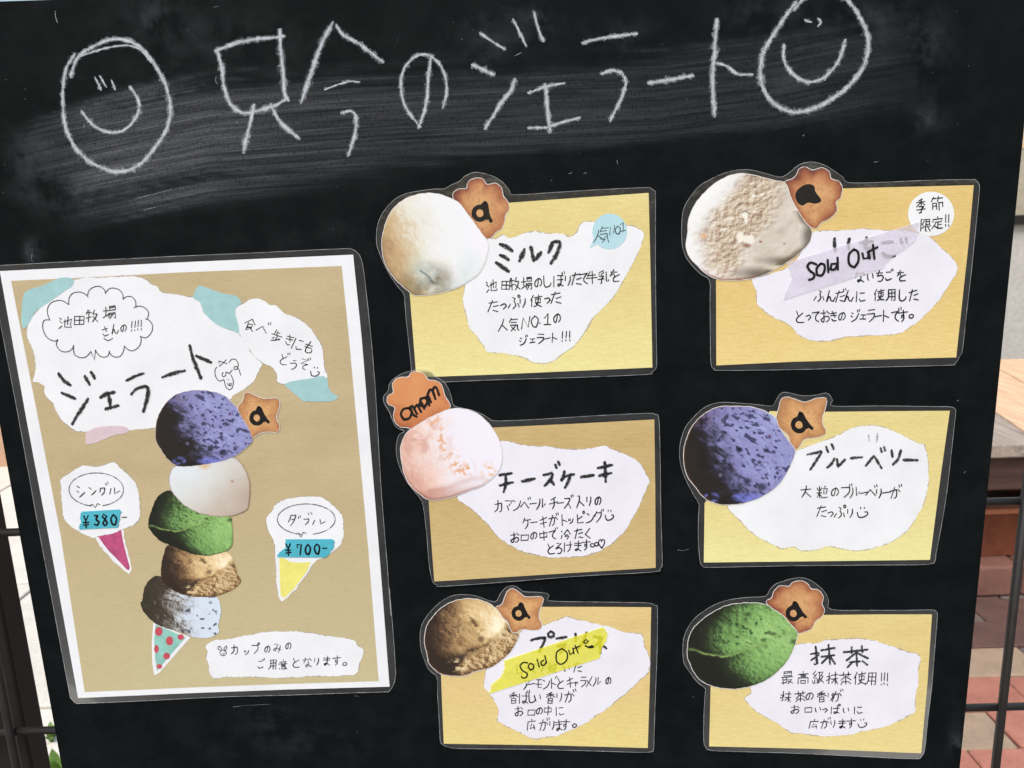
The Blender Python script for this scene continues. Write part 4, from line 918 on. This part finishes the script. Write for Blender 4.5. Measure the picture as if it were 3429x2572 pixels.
heading(S, 'D3', 25, '915 812 960 806 1000 797;918 887 960 877 1010 866;955 812 962 870 945 935;1080 857 1120 850 1170 838;1240 812 1302 798 1300 830 1275 860 1248 888;1290 850 1313 880;1325 738 1333 756;1347 714 1355 734;1392 785 1385 820 1370 850;1388 822 1462 806;1432 818 1420 862 1397 903;1515 826 1555 820 1605 812;1640 760 1740 738;1650 816 1735 797;1690 716 1692 790 1696 858')
line(S, 'D3', 'カマンベールチーズ入りの', [903, 978, 1040, 1100, 1162, 1218, 1310, 1362, 1415, 1505, 1572, 1640], 1040, 998, 62, 84)
line(S, 'D3', 'ケーキがトッピング☺', [1112, 1166, 1235, 1305, 1385, 1435, 1505, 1580, 1640, 1722], 1165, 1112, 62, 78)
line(S, 'D3', 'お口の中で冷たく', [1022, 1100, 1165, 1235, 1302, 1400, 1495, 1562], 1268, 1240, 66, 70)
line(S, 'D3', 'とろけます。。♡', [1287, 1350, 1415, 1490, 1552, 1594, 1626, 1664], 1356, 1315, 62, 74)

# blueberry
S = card('D4', 'blueberry card with speckled purple scoop and star biscuit, right middle card',
    '715 150 745 110 770 70 800 50 850 55 940 75 1040 70 1110 55 1145 70 1165 110 1172 152 1500 150 1900 155 2040 158 2075 180 2075 220 2050 450 2010 800 1960 1100 1930 1250 1925 1290 1870 1325 1500 1330 900 1335 400 1345 240 1348 200 1335 182 1290 170 1130 172 950 175 880 130 800 70 680 35 560 35 440 70 320 130 240 220 160 330 125 480 130 600 140',
    '700 190 1110 195 1600 190 2032 187 1960 700 1885 1290 1100 1300 212 1310 218 870 500 500', 0.3,
    m_paper('lemon craft print', (224, 206, 134), (232, 216, 146), (238, 232, 162)),
    pts('D4', '395 910 420 870 600 840 750 750 840 620 885 500 960 460 1080 420 1200 370 1300 320 1380 300 1500 300 1600 330 1700 380 1800 430 1850 450 1870 600 1870 740 1840 860 1790 960 1730 1060 1640 1130 1540 1180 1400 1215 1290 1220 1140 1185 1050 1215 930 1220 880 1190 780 1200 640 1130 560 1080 480 1000'), M_LABEL, 4)
ck = picture(S, 'cookie_picture', pts('D4', '750 230 770 160 785 105 825 85 880 100 960 125 1040 97 1112 95 1115 140 1095 210 1085 270 1112 330 1105 362 1060 380 1000 388 950 400 910 460 870 470 850 420 840 370 780 320 745 290'), 0.62, f_biscuit(9, 1.0), nt=200, nr=50)
icing(S, ck, 'D4', 915, 290, 46, -20, dy=0.74)
picture(S, 'ice_cream_picture', pts('D4', '65 560 70 450 105 340 160 260 230 200 320 160 430 155 560 160 660 190 740 240 760 300 810 370 845 420 885 480 870 540 840 610 790 700 720 770 620 830 500 870 370 880 290 865 215 830 150 750 90 670'), 0.72, f_blue)
heading(S, 'D4', 22, '980 510 1040 498 1080 490 1060 530 1030 575 1000 620;1117 455 1130 490;1158 435 1170 468;1175 540 1155 580 1125 605;1195 545 1205 600 1255 548;1300 537 1380 530;1410 592 1470 520 1525 610;1520 465 1526 490;1546 455 1552 480;1600 480 1606 525;1668 480 1650 540 1612 583;1690 550 1790 552', M_CRAY2)
draw(S, 'faint_marks', 'D4', 16, '1430 368 1435 410;1495 355 1490 415', M_FAINT, 0.62, wob=0.2)
line(S, 'D4', '大粒のブルーベリーが', [968, 1088, 1182, 1258, 1325, 1393, 1445, 1505, 1562, 1628], 785, 792, 74, 82)
line(S, 'D4', 'たっぷり☺', [1078, 1146, 1212, 1290, 1382], 932, 942, 78, 80)

# praline
S = card('D5', 'praline card with golden brown scoop and star biscuit, yellow tape across its writing',
    '655 280 700 220 740 170 790 148 840 155 900 195 1000 200 1090 210 1108 240 1112 272 1400 280 1800 285 1930 290 1985 310 2003 345 2000 700 1985 1100 1975 1400 1970 1490 1920 1525 1500 1515 900 1500 400 1495 280 1485 220 1455 205 1400 195 1200 185 1050 180 905 120 850 80 770 50 680 40 560 60 460 120 370 200 290 290 235 380 220 500 230',
    '1050 322 1500 322 1950 325 1940 900 1922 1488 1100 1465 238 1452 225 1150 215 870 500 500', 0.3,
    m_paper('honey craft print', (218, 190, 124), (230, 204, 138), (234, 214, 136)),
    pts('D5', '580 900 600 830 720 740 850 600 880 520 1040 480 1130 450 1190 430 1255 400 1330 430 1420 445 1530 470 1640 500 1740 540 1870 550 1890 650 1935 740 1930 850 1850 930 1760 1020 1650 1110 1550 1180 1420 1270 1300 1330 1180 1380 1000 1408 940 1395 850 1350 780 1320 700 1275 680 1260 690 1180 660 1100 600 1020 570 980'), M_LABELV, 5)
ck = picture(S, 'cookie_picture', pts('D5', '665 330 720 300 760 200 800 170 850 195 910 240 1000 238 1055 245 1050 290 1020 370 1025 420 1045 470 1030 505 960 512 880 505 820 540 790 520 770 450 720 400'), 0.62, f_biscuit(13, 0.8), nt=200, nr=50)
icing(S, ck, 'D5', 855, 374, 44, -14, dy=0.74)
picture(S, 'ice_cream_picture', pts('D5', '80 600 100 480 150 400 220 330 320 275 430 255 530 265 620 300 680 350 730 420 770 470 800 535 855 545 830 620 780 700 700 770 620 820 500 850 420 885 340 890 240 880 180 850 120 790 100 700'), 0.72, f_pral)
heading(S, 'D5', 25, '960 597 1020 578 1075 577 1060 625 1025 690;1120 524 1098 545 1112 570 1140 565 1146 540 1120 524;1170 582 1250 570;1180 645 1240 632 1205 700;1325 545 1326 605;1415 535 1392 600 1350 665;1480 565 1550 580 1480 650;1532 620 1530 700;1558 648 1578 662')
line(S, 'D5', 'じっくり焼いた', [862, 925, 975, 1040, 1135, 1252, 1340], 832, 820, 72, 78)
line(S, 'D5', 'アーモンドとキャラメルの', [915, 962, 1022, 1080, 1135, 1200, 1278, 1326, 1385, 1436, 1500, 1596], 962, 932, 62, 80)
line(S, 'D5', '香ばしい香りが', [810, 895, 965, 1012, 1115, 1190, 1272], 1075, 1062, 80, 88)
line(S, 'D5', 'お口の中に', [855, 960, 1025, 1096, 1195], 1185, 1175, 72, 76)
line(S, 'D5', '広がります。', [962, 1062, 1128, 1185, 1242, 1312], 1292, 1298, 70, 88)

# matcha
S = card('D6', 'matcha card with dark green scoop and daisy biscuit, lowest card on the right',
    '715 240 750 190 800 140 870 115 940 95 1020 88 1090 110 1150 150 1210 210 1240 280 1262 350 1600 355 1900 355 2090 352 2125 370 2132 410 2110 700 2085 1000 2050 1300 2030 1500 2000 1560 1940 1580 1500 1560 1000 1535 500 1520 270 1510 225 1480 210 1430 210 1250 220 1050 222 1000 160 950 90 860 45 780 38 640 60 540 120 440 200 370 300 310 420 270 560 250',
    '1190 395 1600 390 2087 390 2050 950 1998 1532 1100 1495 255 1475 262 1200 268 960 600 600', 0.3,
    m_paper('straw craft print', (222, 198, 126), (232, 210, 142), (236, 218, 146)),
    pts('D6', '600 980 650 960 780 890 880 790 960 650 1130 625 1250 600 1500 590 1650 620 1800 670 1900 700 1990 735 1975 830 1970 950 1950 1060 1950 1160 1930 1200 1820 1260 1700 1310 1550 1340 1430 1370 1300 1385 1150 1385 1000 1365 930 1360 860 1320 800 1270 700 1220 620 1160 550 1080 600 1040'), M_LABELV, 6)
ck = picture(S, 'cookie_picture', pts('D6', '725 285 770 255 790 200 840 155 910 160 940 130 1000 115 1060 135 1090 180 1150 190 1190 240 1180 300 1198 350 1185 400 1130 440 1100 500 1050 525 980 540 930 480 850 400 780 350'), 0.62, f_biscuit(3), nt=200, nr=50)
icing(S, ck, 'D6', 946, 380, 48, -20, dy=0.74)
picture(S, 'ice_cream_picture', pts('D6', '80 640 90 580 130 500 200 430 290 370 390 320 500 300 620 295 720 310 800 360 860 400 920 470 975 530 975 580 950 660 900 760 830 840 750 910 650 960 540 990 430 1000 320 985 220 950 150 890 100 800 75 720'), 0.72, f_matcha)
write(S, 'heading', 'D6', '抹茶', [1195, 1455], 725, 725, 190, 160, 26, M_CRAY2, 0.62, slant=-0.06)
line(S, 'D6', '最高級抹茶使用!!!', [895, 1025, 1148, 1265, 1370, 1492, 1590, 1665, 1692, 1716], 905, 918, 92, 98)
line(S, 'D6', '抹茶の香りが', [885, 1003, 1078, 1176, 1250, 1300], 1065, 1062, 84, 82)
line(S, 'D6', 'お口いっぱいに', [955, 1070, 1147, 1205, 1285, 1378, 1478], 1168, 1170, 74, 64)
line(S, 'D6', '広がります☺', [1112, 1205, 1270, 1345, 1420, 1512], 1285, 1285, 70, 72)

# ------------------------------------------------------------------ the poster
film = mix('N', '-16 574 ') [:0]
filmN = [(-32, 890), (300, 872), (600, 857)] + pts('P2', '900 78 1400 52 1790 36 1815 36 1870 62 1915 110 1940 180 1960 300 2000 650 2040 1050 2078 1500') + pts('P6', '1985 0 2050 800 2085 1300') + pts('P8', '2068 50 2095 350 2122 700 2137 960 2125 1050 2095 1115 2060 1155 1500 1172 1000 1190 400 1205 0 1222') + pts('P7', '1000 1245 500 1268 185 1280 160 1265 115 1215') + [(116, 1690), (62, 1390), (0, 1066), (-34, 900)]
S = Sheet('menu_poster', 'large laminated white bordered poster with a tower of ice cream scoops, at the left', 'poster', (650, 1600), 0.3)
S.poly('plastic_film', filmN, 0.30, M_FILM, thick=0.22)
E = densify(filmN + [filmN[0]], 8, False); inn = offset(E[:-1], -1.1); inn.append(inn[0]); n = len(E)
meshobj('film_edge_glint', [S.loc(p, 0.34) for p in E] + [S.loc(p, 0.34) for p in inn], [(i, i + 1, n + i + 1, n + i) for i in range(n - 1)], M_EDGE, S.o)
S.poly('paper_sheet', pts('P1', '5 277') + pts('P2', '0 185 900 145 1843 103 1935 1000') + pts('P6', '1975 800') + pts('P8', '2070 1098 1000 1128 0 1165') + pts('P7', '200 1218') + [(175, 1850), (90, 1400)], 0.40, M_LABEL)
S.poly('craft_background', pts('P1', '125 380 900 345') + pts('P2', '0 292 900 255 1722 222 1800 1000') + pts('P6', '1845 600') + pts('P8', '1955 1040 1000 1068 0 1105') + pts('P7', '270 1155') + [(205, 1790), (124, 1370)], 0.44,
    m_paper('brown craft print', (184, 166, 128), (196, 178, 140), (198, 186, 146), 0.45))
BL = m_flat('printed pale blue tape', (172, 216, 220), 0.5, 0.3, 0.07, 0.88); PK = m_flat('printed pink tape', (226, 204, 212), 0.5, 0.3, 0.05, 0.9)
LB = lambda P, nm, sd, dy=0.52: S.poly(nm, torn(P, 2.0, 3.0, sd), dy, M_LABEL)
def labelled(P, sd, dy=0.52):
    o = LB(P, 'torn_label', sd, dy); S.poly('torn_rim', torn(offset(smooth_closed(P, 2), 1.5), 2.0, 3.0, sd + 50), dy - 0.035, M_RIM, o); return o
labelled(pts('P1', '300 860 345 770 480 620 620 520 770 430 790 380 880 350 920 340 1020 345 1150 345 1300 330 1440 335 1560 370 1600 410 1660 440 1720 500 1850 520 1980 545') +
   pts('P2', '160 555 230 610 260 700 330 780 420 850 540 900 640 930 780 1100 870 1220 880 1270 850 1330 800 1430 740 1490 650 1540 560 1600') +
   pts('P3', '1950 290 1500 540 1180 572 1060 582 900 600 830 630 700 620 450 615 340 610 270 560 180 480 130 390 90 310 20 240 0 170') +
   pts('P1', '480 1500 410 1445 360 1435 385 1330 385 1270 370 1150 330 1060 300 980'), 11, 0.50)
labelled(pts('P2', '600 690 640 640 690 615 780 570 890 580 960 630 1040 650 1110 720 1240 770 1330 830 1420 920 1500 1040 1520 1120 1540 1300 1570 1400 1500 1430 1200 1440 1120 1470 1040 1450 1040 1380 990 1290 880 1240 780 1150 650 950 620 870'), 12, 0.56)
S.poly('blue_tape_print', torn(pts('P2', '150 550 210 435 280 445 450 505 600 540 660 610 600 690 620 800 640 930 540 900 420 850 330 780 260 700 230 610'), 1.2, 4, 3), 0.60, BL)
S.poly('blue_tape_print', torn(pts('P1', '250 560 300 480 480 420 640 350 770 355 780 420 700 480 560 580 400 690 330 800 290 860 250 880 235 760'), 1.2, 4, 4), 0.60, BL)
S.poly('blue_tape_print', torn(pts('P2', '1120 1470 1200 1440 1430 1400 1500 1380 1570 1410 1580 1500 1620 1560 1690 1610 1600 1650 1500 1655') + pts('P4', '1330 300 1200 290 1170 300 1060 210 960 120'), 1.0, 4, 5), 0.60, BL)
S.poly('pink_tape_print', torn(pts('P3', '455 615 600 560 860 560 880 625 740 650 640 690 550 730 450 750 440 700'), 1.0, 4, 6), 0.60, PK)
draw(S, 'speech_bubble', 'P1', 8, '535 790 515 740 510 680 540 620 600 590 670 590 735 630;735 630 740 560 780 510 850 497 910 520 940 550;935 530 950 480 1000 445 1060 437 1110 470 1125 515;1125 505 1160 465 1210 455 1270 475 1305 520 1310 575;1310 570 1350 545 1400 548 1440 590 1445 650;1425 662 1480 645 1540 665 1580 715 1565 780;1545 780 1590 800 1622 860 1605 930 1550 980 1490 965;1495 965 1500 1010 1480 1070 1420 1115 1370 1110 1325 1070;1325 1065 1310 1130 1270 1180 1200 1175 1160 1125;1165 1120 1150 1170 1110 1185 1060 1170 1015 1110;1020 1110 1005 1215 970 1125;970 1125 920 1180 860 1190 800 1160 785 1100 788 1060;788 1065 760 1110 700 1130 640 1110 605 1050 622 1000;622 1000 580 1015 510 980 470 910 460 840 480 795 535 790', M_PEN, 0.64, taper=0.0)
write(S, 'handwriting', 'P1', '池田牧場', [700, 842, 985, 1165], 815, 712, 128, 125, 11, M_PEN, 0.64)
write(S, 'handwriting', 'P1', 'さんの!!!!', [1120, 1222, 1315, 1398, 1430, 1466, 1496], 910, 845, 84, 100, 11, M_PEN, 0.64)
draw(S, 'handwriting', 'P1', 10, '1105 985 1150 1010 1200 985', M_PEN, 0.64)
k = Ink()
for cr, w, s_ in (('P1', 36, '630 1360 680 1430 750 1480;908 1388 930 1430 957 1472;972 1345 990 1372 1008 1408;665 1563 730 1590 800 1622;1348 1432 1430 1390 1520 1358;1728 1398 1830 1360 1958 1328'),
                  ('P3', 38, '462 270 400 370 340 460 302 530;600 250 660 215 742 197;682 215 692 280 702 345;652 375 710 357 782 340;925 215 980 162 1065 135 1102 170 1090 260 1052 398'), ('P2', 38, '118 1065 150 1190 200 1320 233 1405;192 1172 250 1200 338 1238')):
    for st_ in s_.split(';'): k.stroke(S, pts(cr, st_), w * sc(cr) * 1.22, 0.64, 0.2, 0.12)
k.build('heading', M_CRAY, S.o)
draw(S, 'cow_doodle', 'P2', 8, '425 1225 430 1285 505 1210 515 1255 425 1225;535 1240 560 1208 605 1212 630 1260 615 1312 588 1315 585 1290 615 1285 642 1330 655 1375;405 1290 385 1320 388 1380 425 1435 470 1425;470 1345 458 1372 475 1395 500 1370 497 1345 518 1345 530 1362 568 1320;478 1420 500 1500 535 1530 568 1505 577 1430 550 1370;512 1424;531 1421;515 1462 530 1483 552 1488 558 1462 540 1455 538 1476', M_PEN, 0.64, taper=0.0)
write(S, 'handwriting', 'P2', '食べ歩きにも', [750, 880, 1035, 1170, 1262, 1372], 0, 0, 112, 125, 11, M_PEN, 0.64, rot=14, slant=-0.2, ys=[845, 890, 962, 1000, 1040, 1075])
write(S, 'handwriting', 'P2', 'どうぞ☺', [1105, 1212, 1318, 1440], 0, 0, 92, 108, 11, M_PEN, 0.64, rot=8, slant=-0.15, ys=[1205, 1258, 1262, 1340])
# the two cones and price labels
labelled(pts('P5', '380 560 520 470 660 470 690 560 760 870 745 940 720 935 600 840'), 21, 0.47)
S.poly('pink_cone_print', pts('P5', '412 555 480 520 655 480 675 600 705 720 748 880 738 910 712 900 620 800 520 700'), 0.50, m_flat('pink felt pen print', (206, 88, 138), 0.5, 0.3, 0.25, scale=220))
labelled(pts('P3', '175 1120 290 1040 410 980 560 985 650 965 745 938 800 1000 900 1080 970 1160 1000 1270 1010 1400 1005 1530 960 1590 850 1640') + pts('P5', '650 480 590 510 430 545 340 560 170 470 60 370 40 260 20 100') + pts('P3', '185 1200'), 13, 0.54)
def bubble(crop, cx_, cy_, rx, ry, tail):
    gap = math.atan2(ry, 0); a0, a1 = 100, 100 + 345
    s_ = ' '.join('%g %g' % (cx_ + rx * math.cos(R(a)) * (1.0 if abs(math.cos(R(a))) < .8 else 1.0), cy_ + ry * math.sin(R(a))) for a in range(a0, a1, 14))
    return draw(S, 'speech_bubble', crop, 11, s_ + ';' + tail, M_PENCIL, 0.66, taper=0.0, wob=0.15)
bubble('P3', 552, 1225, 288, 176, '480 1395 515 1378 540 1420 565 1372 590 1385')
draw(S, 'handwriting', 'P3', 15, '347 1190 375 1205;347 1240 370 1256;375 1305 402 1282 430 1256;475 1205 500 1223;502 1280 528 1260 550 1236;597 1210 590 1250;597 1212 640 1206 638 1250 612 1284;650 1160 660 1176;670 1145 680 1160;707 1215 695 1272;745 1207 747 1268 798 1240', M_CRAY, 0.66)
draw(S, 'handwriting', 'P5', 15, '668 350 715 348', M_MARK, 0.66)
labelled(pts('P6', '770 260 830 190 860 130 950 70 1060 50 1200 35 1360 50 1470 130 1560 230 1585 400 1560 520 1500 600 1400 665 1290 715 1200 850 1070 1020 965 1128 920 1130 880 1000 868 700 850 520 800 420 775 350'), 14, 0.54)
S.poly('yellow_cone_print', pts('P6', '905 680 960 690 1020 725 1100 735 1240 725 1200 820 1060 1010 955 1110 920 1080 910 900'), 0.60, m_flat('yellow felt pen print', (240, 232, 128), 0.5, 0.3, 0.06, scale=90))
bubble('P6', 1190, 275, 305, 162, '1085 432 1112 418 1132 466 1160 414 1190 425')
draw(S, 'handwriting', 'P6', 14, '1030 230 1018 270 1000 305;1030 236 1083 230 1060 290 1025 343;1035 278 1068 274;1105 250 1110 265;1125 238 1128 252;1165 275 1220 270 1208 305 1180 333;1210 210 1218 228;1240 205 1250 222;1280 285 1258 328;1335 275 1342 324 1390 300', M_CRAY, 0.66)
o = labelled(pts('P8', '125 672 210 612 370 592 640 542 850 515 1100 515 1250 530 1400 560 1560 580 1700 610 1730 660 1790 700 1790 760 1750 860 1720 960 1560 980 1300 985 1000 1000 850 1005 700 995 400 990 230 1010 170 950 160 880 130 790 150 730'), 15, 0.54)
write(S, 'handwriting', 'P8', 'カップのみの', [432, 552, 645, 782, 885, 1000], 0, 0, 80, 96, 13, M_CRAY, 0.66, ys=[700, 722, 692, 694, 680, 665])
write(S, 'handwriting', 'P8', 'ご用意となります。', [705, 835, 945, 1075, 1195, 1300, 1405, 1512, 1592], 0, 0, 86, 96, 13, M_CRAY, 0.66, ys=[856, 858, 858, 842, 840, 825, 822, 818, 853])
draw(S, 'rabbit_doodle', 'P8', 10, '290 715 262 700 258 675 275 668 292 690 298 712;318 712 328 680 345 665 350 685 340 705 325 718;310 708 282 722 280 750 305 767 335 760 345 735 330 712 310 708;300 735;325 733;305 748 314 752 324 746', M_CRAY, 0.66)
# dotted cone and the tower of scoops
S.poly('cone_border', pts('P7', '995 420 1390 575 1060 950 1005 980 985 850 980 640'), 0.56, M_LABEL)
S.poly('mint_cone_print', pts('P7', '1020 440 1340 575 1180 760 1035 932 1015 800 1005 600'), 0.59, m_flat('mint felt pen print', (150, 206, 196), 0.5, 0.3, 0.12, scale=100))
M_RED = m_flat('red felt pen dot', (204, 84, 98), 0.5, 0.3, 0.12)
for (x, y, rx, ry) in ((1055, 512, 40, 48), (1168, 612, 38, 48), (1286, 572, 34, 30), (1030, 698, 25, 42), (1137, 772, 36, 36), (1060, 882, 30, 26)):
    S.poly('red_dot', [cv('P7', x + rx * math.cos(a), y + ry * math.sin(a)) for a in [q * math.pi / 10 for q in range(20)]], 0.62, M_RED)
picture(S, 'ice_cream_picture', pts('P5', '1060 970 970 1000 900 1100 880 1230 862 1250 890 1340 990 1450 1100 1510 1250 1550 1400 1610 1530 1625 1620 1610 1690 1560 1680 1490 1710 1370 1700 1260 1640 1180 1300 1060'), 0.66, f_cookie_cream, border=0)
picture(S, 'ice_cream_picture', pts('P5', '1170 640 1110 740 1080 860 1080 980 1120 1060 1240 1140 1400 1185 1560 1190 1700 1170 1820 1120 1900 1060 1922 1010 1880 940 1850 830 1780 720 1500 660'), 0.70, lambda x, y, r: f_pral(x, y, r, 3), border=0)
picture(S, 'ice_cream_picture', pts('P5', '1175 65 1080 100 1020 170 975 280 945 400 960 480 1060 590 1170 640 1290 690 1430 740 1560 755 1680 735 1780 700 1830 640 1838 540 1825 400 1805 340 1600 250 1350 120'), 0.74, lambda x, y, r: f_matcha(x, y, r, 4), border=0)
picture(S, 'ice_cream_picture', pts('P3', '1390 975 1330 1060 1320 1150 1340 1230 1400 1310 1480 1390 1580 1450 1700 1490 1850 1510 2000 1500 2130 1450 2165 1380 2178 1200 2150 1060 2080 940 1980 880 1700 860'), 0.78, f_white, border=0)
ck = picture(S, 'cookie_picture', pts('P4', '475 345 520 290 540 220 570 200 620 215 730 265 800 262 880 262 908 290 900 380 870 460 905 540 900 605 850 615 740 615 680 640 610 685 580 650 560 560 520 510 470 430'), 0.80, f_biscuit(17, 0.9), nt=200, nr=50)
icing(S, ck, 'P4', 670, 467, 60, -16, dy=0.92)
picture(S, 'ice_cream_picture', pts('P3', '1180 640 1190 520 1230 400 1300 300 1400 220 1520 185 1640 175 1780 190 1900 230 1980 300 2040 370 2090 470 2150 560 2200 690 2180 740 2060 840 1950 900 1800 940 1620 970 1450 980 1360 950 1290 880 1230 790 1190 720'), 0.86, lambda x, y, r: f_blue(x, y, r, 6), border=1.0)

# ------------------------------------------------------------------ strips of paper tape stuck over the laminate
def tape(P, label, mat, layer, group, sd, wavy=0.0):
    c = (sum(p[0] for p in P) / len(P), sum(p[1] for p in P) / len(P))
    T = Sheet('paper_tape', label, 'tape', c, layer, group)
    T.poly('strip', P, 0.0, mat, thick=0.12); return T
def tape_outline(top, left, bottom, right, seed):
    """straight long edges, ragged torn ends"""
    def rag(a, b, k=9, amp=4):
        out = []
        for i in range(1, k):
            t = i / k; out.append((a[0] + (b[0] - a[0]) * t + random.uniform(-amp, amp), a[1] + (b[1] - a[1]) * t + random.uniform(-amp, amp) * 0.4))
        return out
    r = []; 
    for (A, B, ragged) in ((top[0], top[1], 0), (top[1], bottom[1], 1), (bottom[1], bottom[0], 0), (bottom[0], top[0], 1)):
        r.append(A)
        if ragged:
            via = (right if A == top[1] else left)
            pl = [A] + via + [B]
            for i in range(len(pl) - 1):
                if i: r.append(pl[i])
                r += rag(pl[i], pl[i + 1], 5, 2.4)
    return r
TG = 'strips of coloured paper tape'
P = tape_outline(pts('D2', '765 735 1668 455'), pts('D2', '770 905 800 850 785 800'), pts('D2', '735 992 1410 780'), pts('D2', '1660 540 1640 590 1560 650 1480 700'), 1)
T = tape(P, 'pale lilac tape reading Sold Out, across the strawberry card', m_tape('lilac washi tape', (244, 238, 252), 0.34), 1.22, TG, 1)
draw(T, 'handwriting', 'D2', 18, '965 748 925 735 902 760 920 790 950 815 943 843 915 853;995 742 967 775 970 820 1002 822 1022 785 1018 750 995 742;1042 718 1047 800;1100 742 1068 745 1062 782 1090 782 1108 750;1110 702 1112 783;1222 645 1188 680 1190 745 1225 768 1252 725 1250 665 1222 645;1280 672 1288 708 1318 704 1322 660;1322 660 1330 708;1352 614 1362 708;1315 664 1382 630', M_MARK, 0.05, taper=0.1)
P = tape_outline(pts('D5', '732 765 1555 485'), pts('D5', '640 950 700 910 740 830'), pts('D5', '610 1038 1520 745'), pts('D5', '1590 540 1580 600 1540 660'), 2)
T = tape(P, 'bright yellow tape reading Sold Out, across the praline card', m_tape('yellow washi tape', (252, 248, 50), 0.42, 0.05), 1.22, TG, 2)
draw(T, 'handwriting', 'D5', 12, '930 782 892 778 865 805 885 842 925 868 918 900 888 905 880 890;950 785 935 812 955 842 978 825 975 795 950 785;1008 752 1025 815;1062 758 1040 775 1045 800 1068 798 1082 770;1072 722 1086 782;1212 662 1170 695 1168 765 1205 792 1250 760 1256 700 1212 662;1268 678 1280 712 1305 695;1303 660 1312 706;1322 638 1346 698;1312 662 1360 642;1390 608 1412 588 1432 600 1408 622 1392 610;1405 638 1440 655 1472 650 1462 640 1430 650 1405 640', M_MARK, 0.05, taper=0.1)
TEAL = m_tape('turquoise washi tape', (84, 190, 212), 0.96, 0.10)
P = tape_outline(pts('P5', '240 288 640 265'), pts('P5', '222 430 235 400 222 330'), pts('P5', '216 476 622 456'), pts('P5', '662 290 640 380'), 3)
T = tape(P, 'small turquoise price tape on the poster above the pink cone', TEAL, 1.18, TG, 3)
write(T, 'handwriting', 'P5', '¥380', [290, 402, 485, 575], 388, 362, 80, 122, 21, M_MARK, 0.05, rot=-3, slant=0)
P = tape_outline(pts('P6', '975 486 1465 484'), pts('P6', '905 620 970 580 970 540'), pts('P6', '886 673 1395 678'), pts('P6', '1492 510 1482 570'), 4)
T = tape(P, 'small turquoise price tape on the poster above the yellow cone', TEAL, 1.18, TG, 4)
write(T, 'handwriting', 'P6', '¥700-', [1005, 1120, 1205, 1300, 1385], 588, 575, 76, 118, 21, M_MARK, 0.05, rot=-1, slant=0)
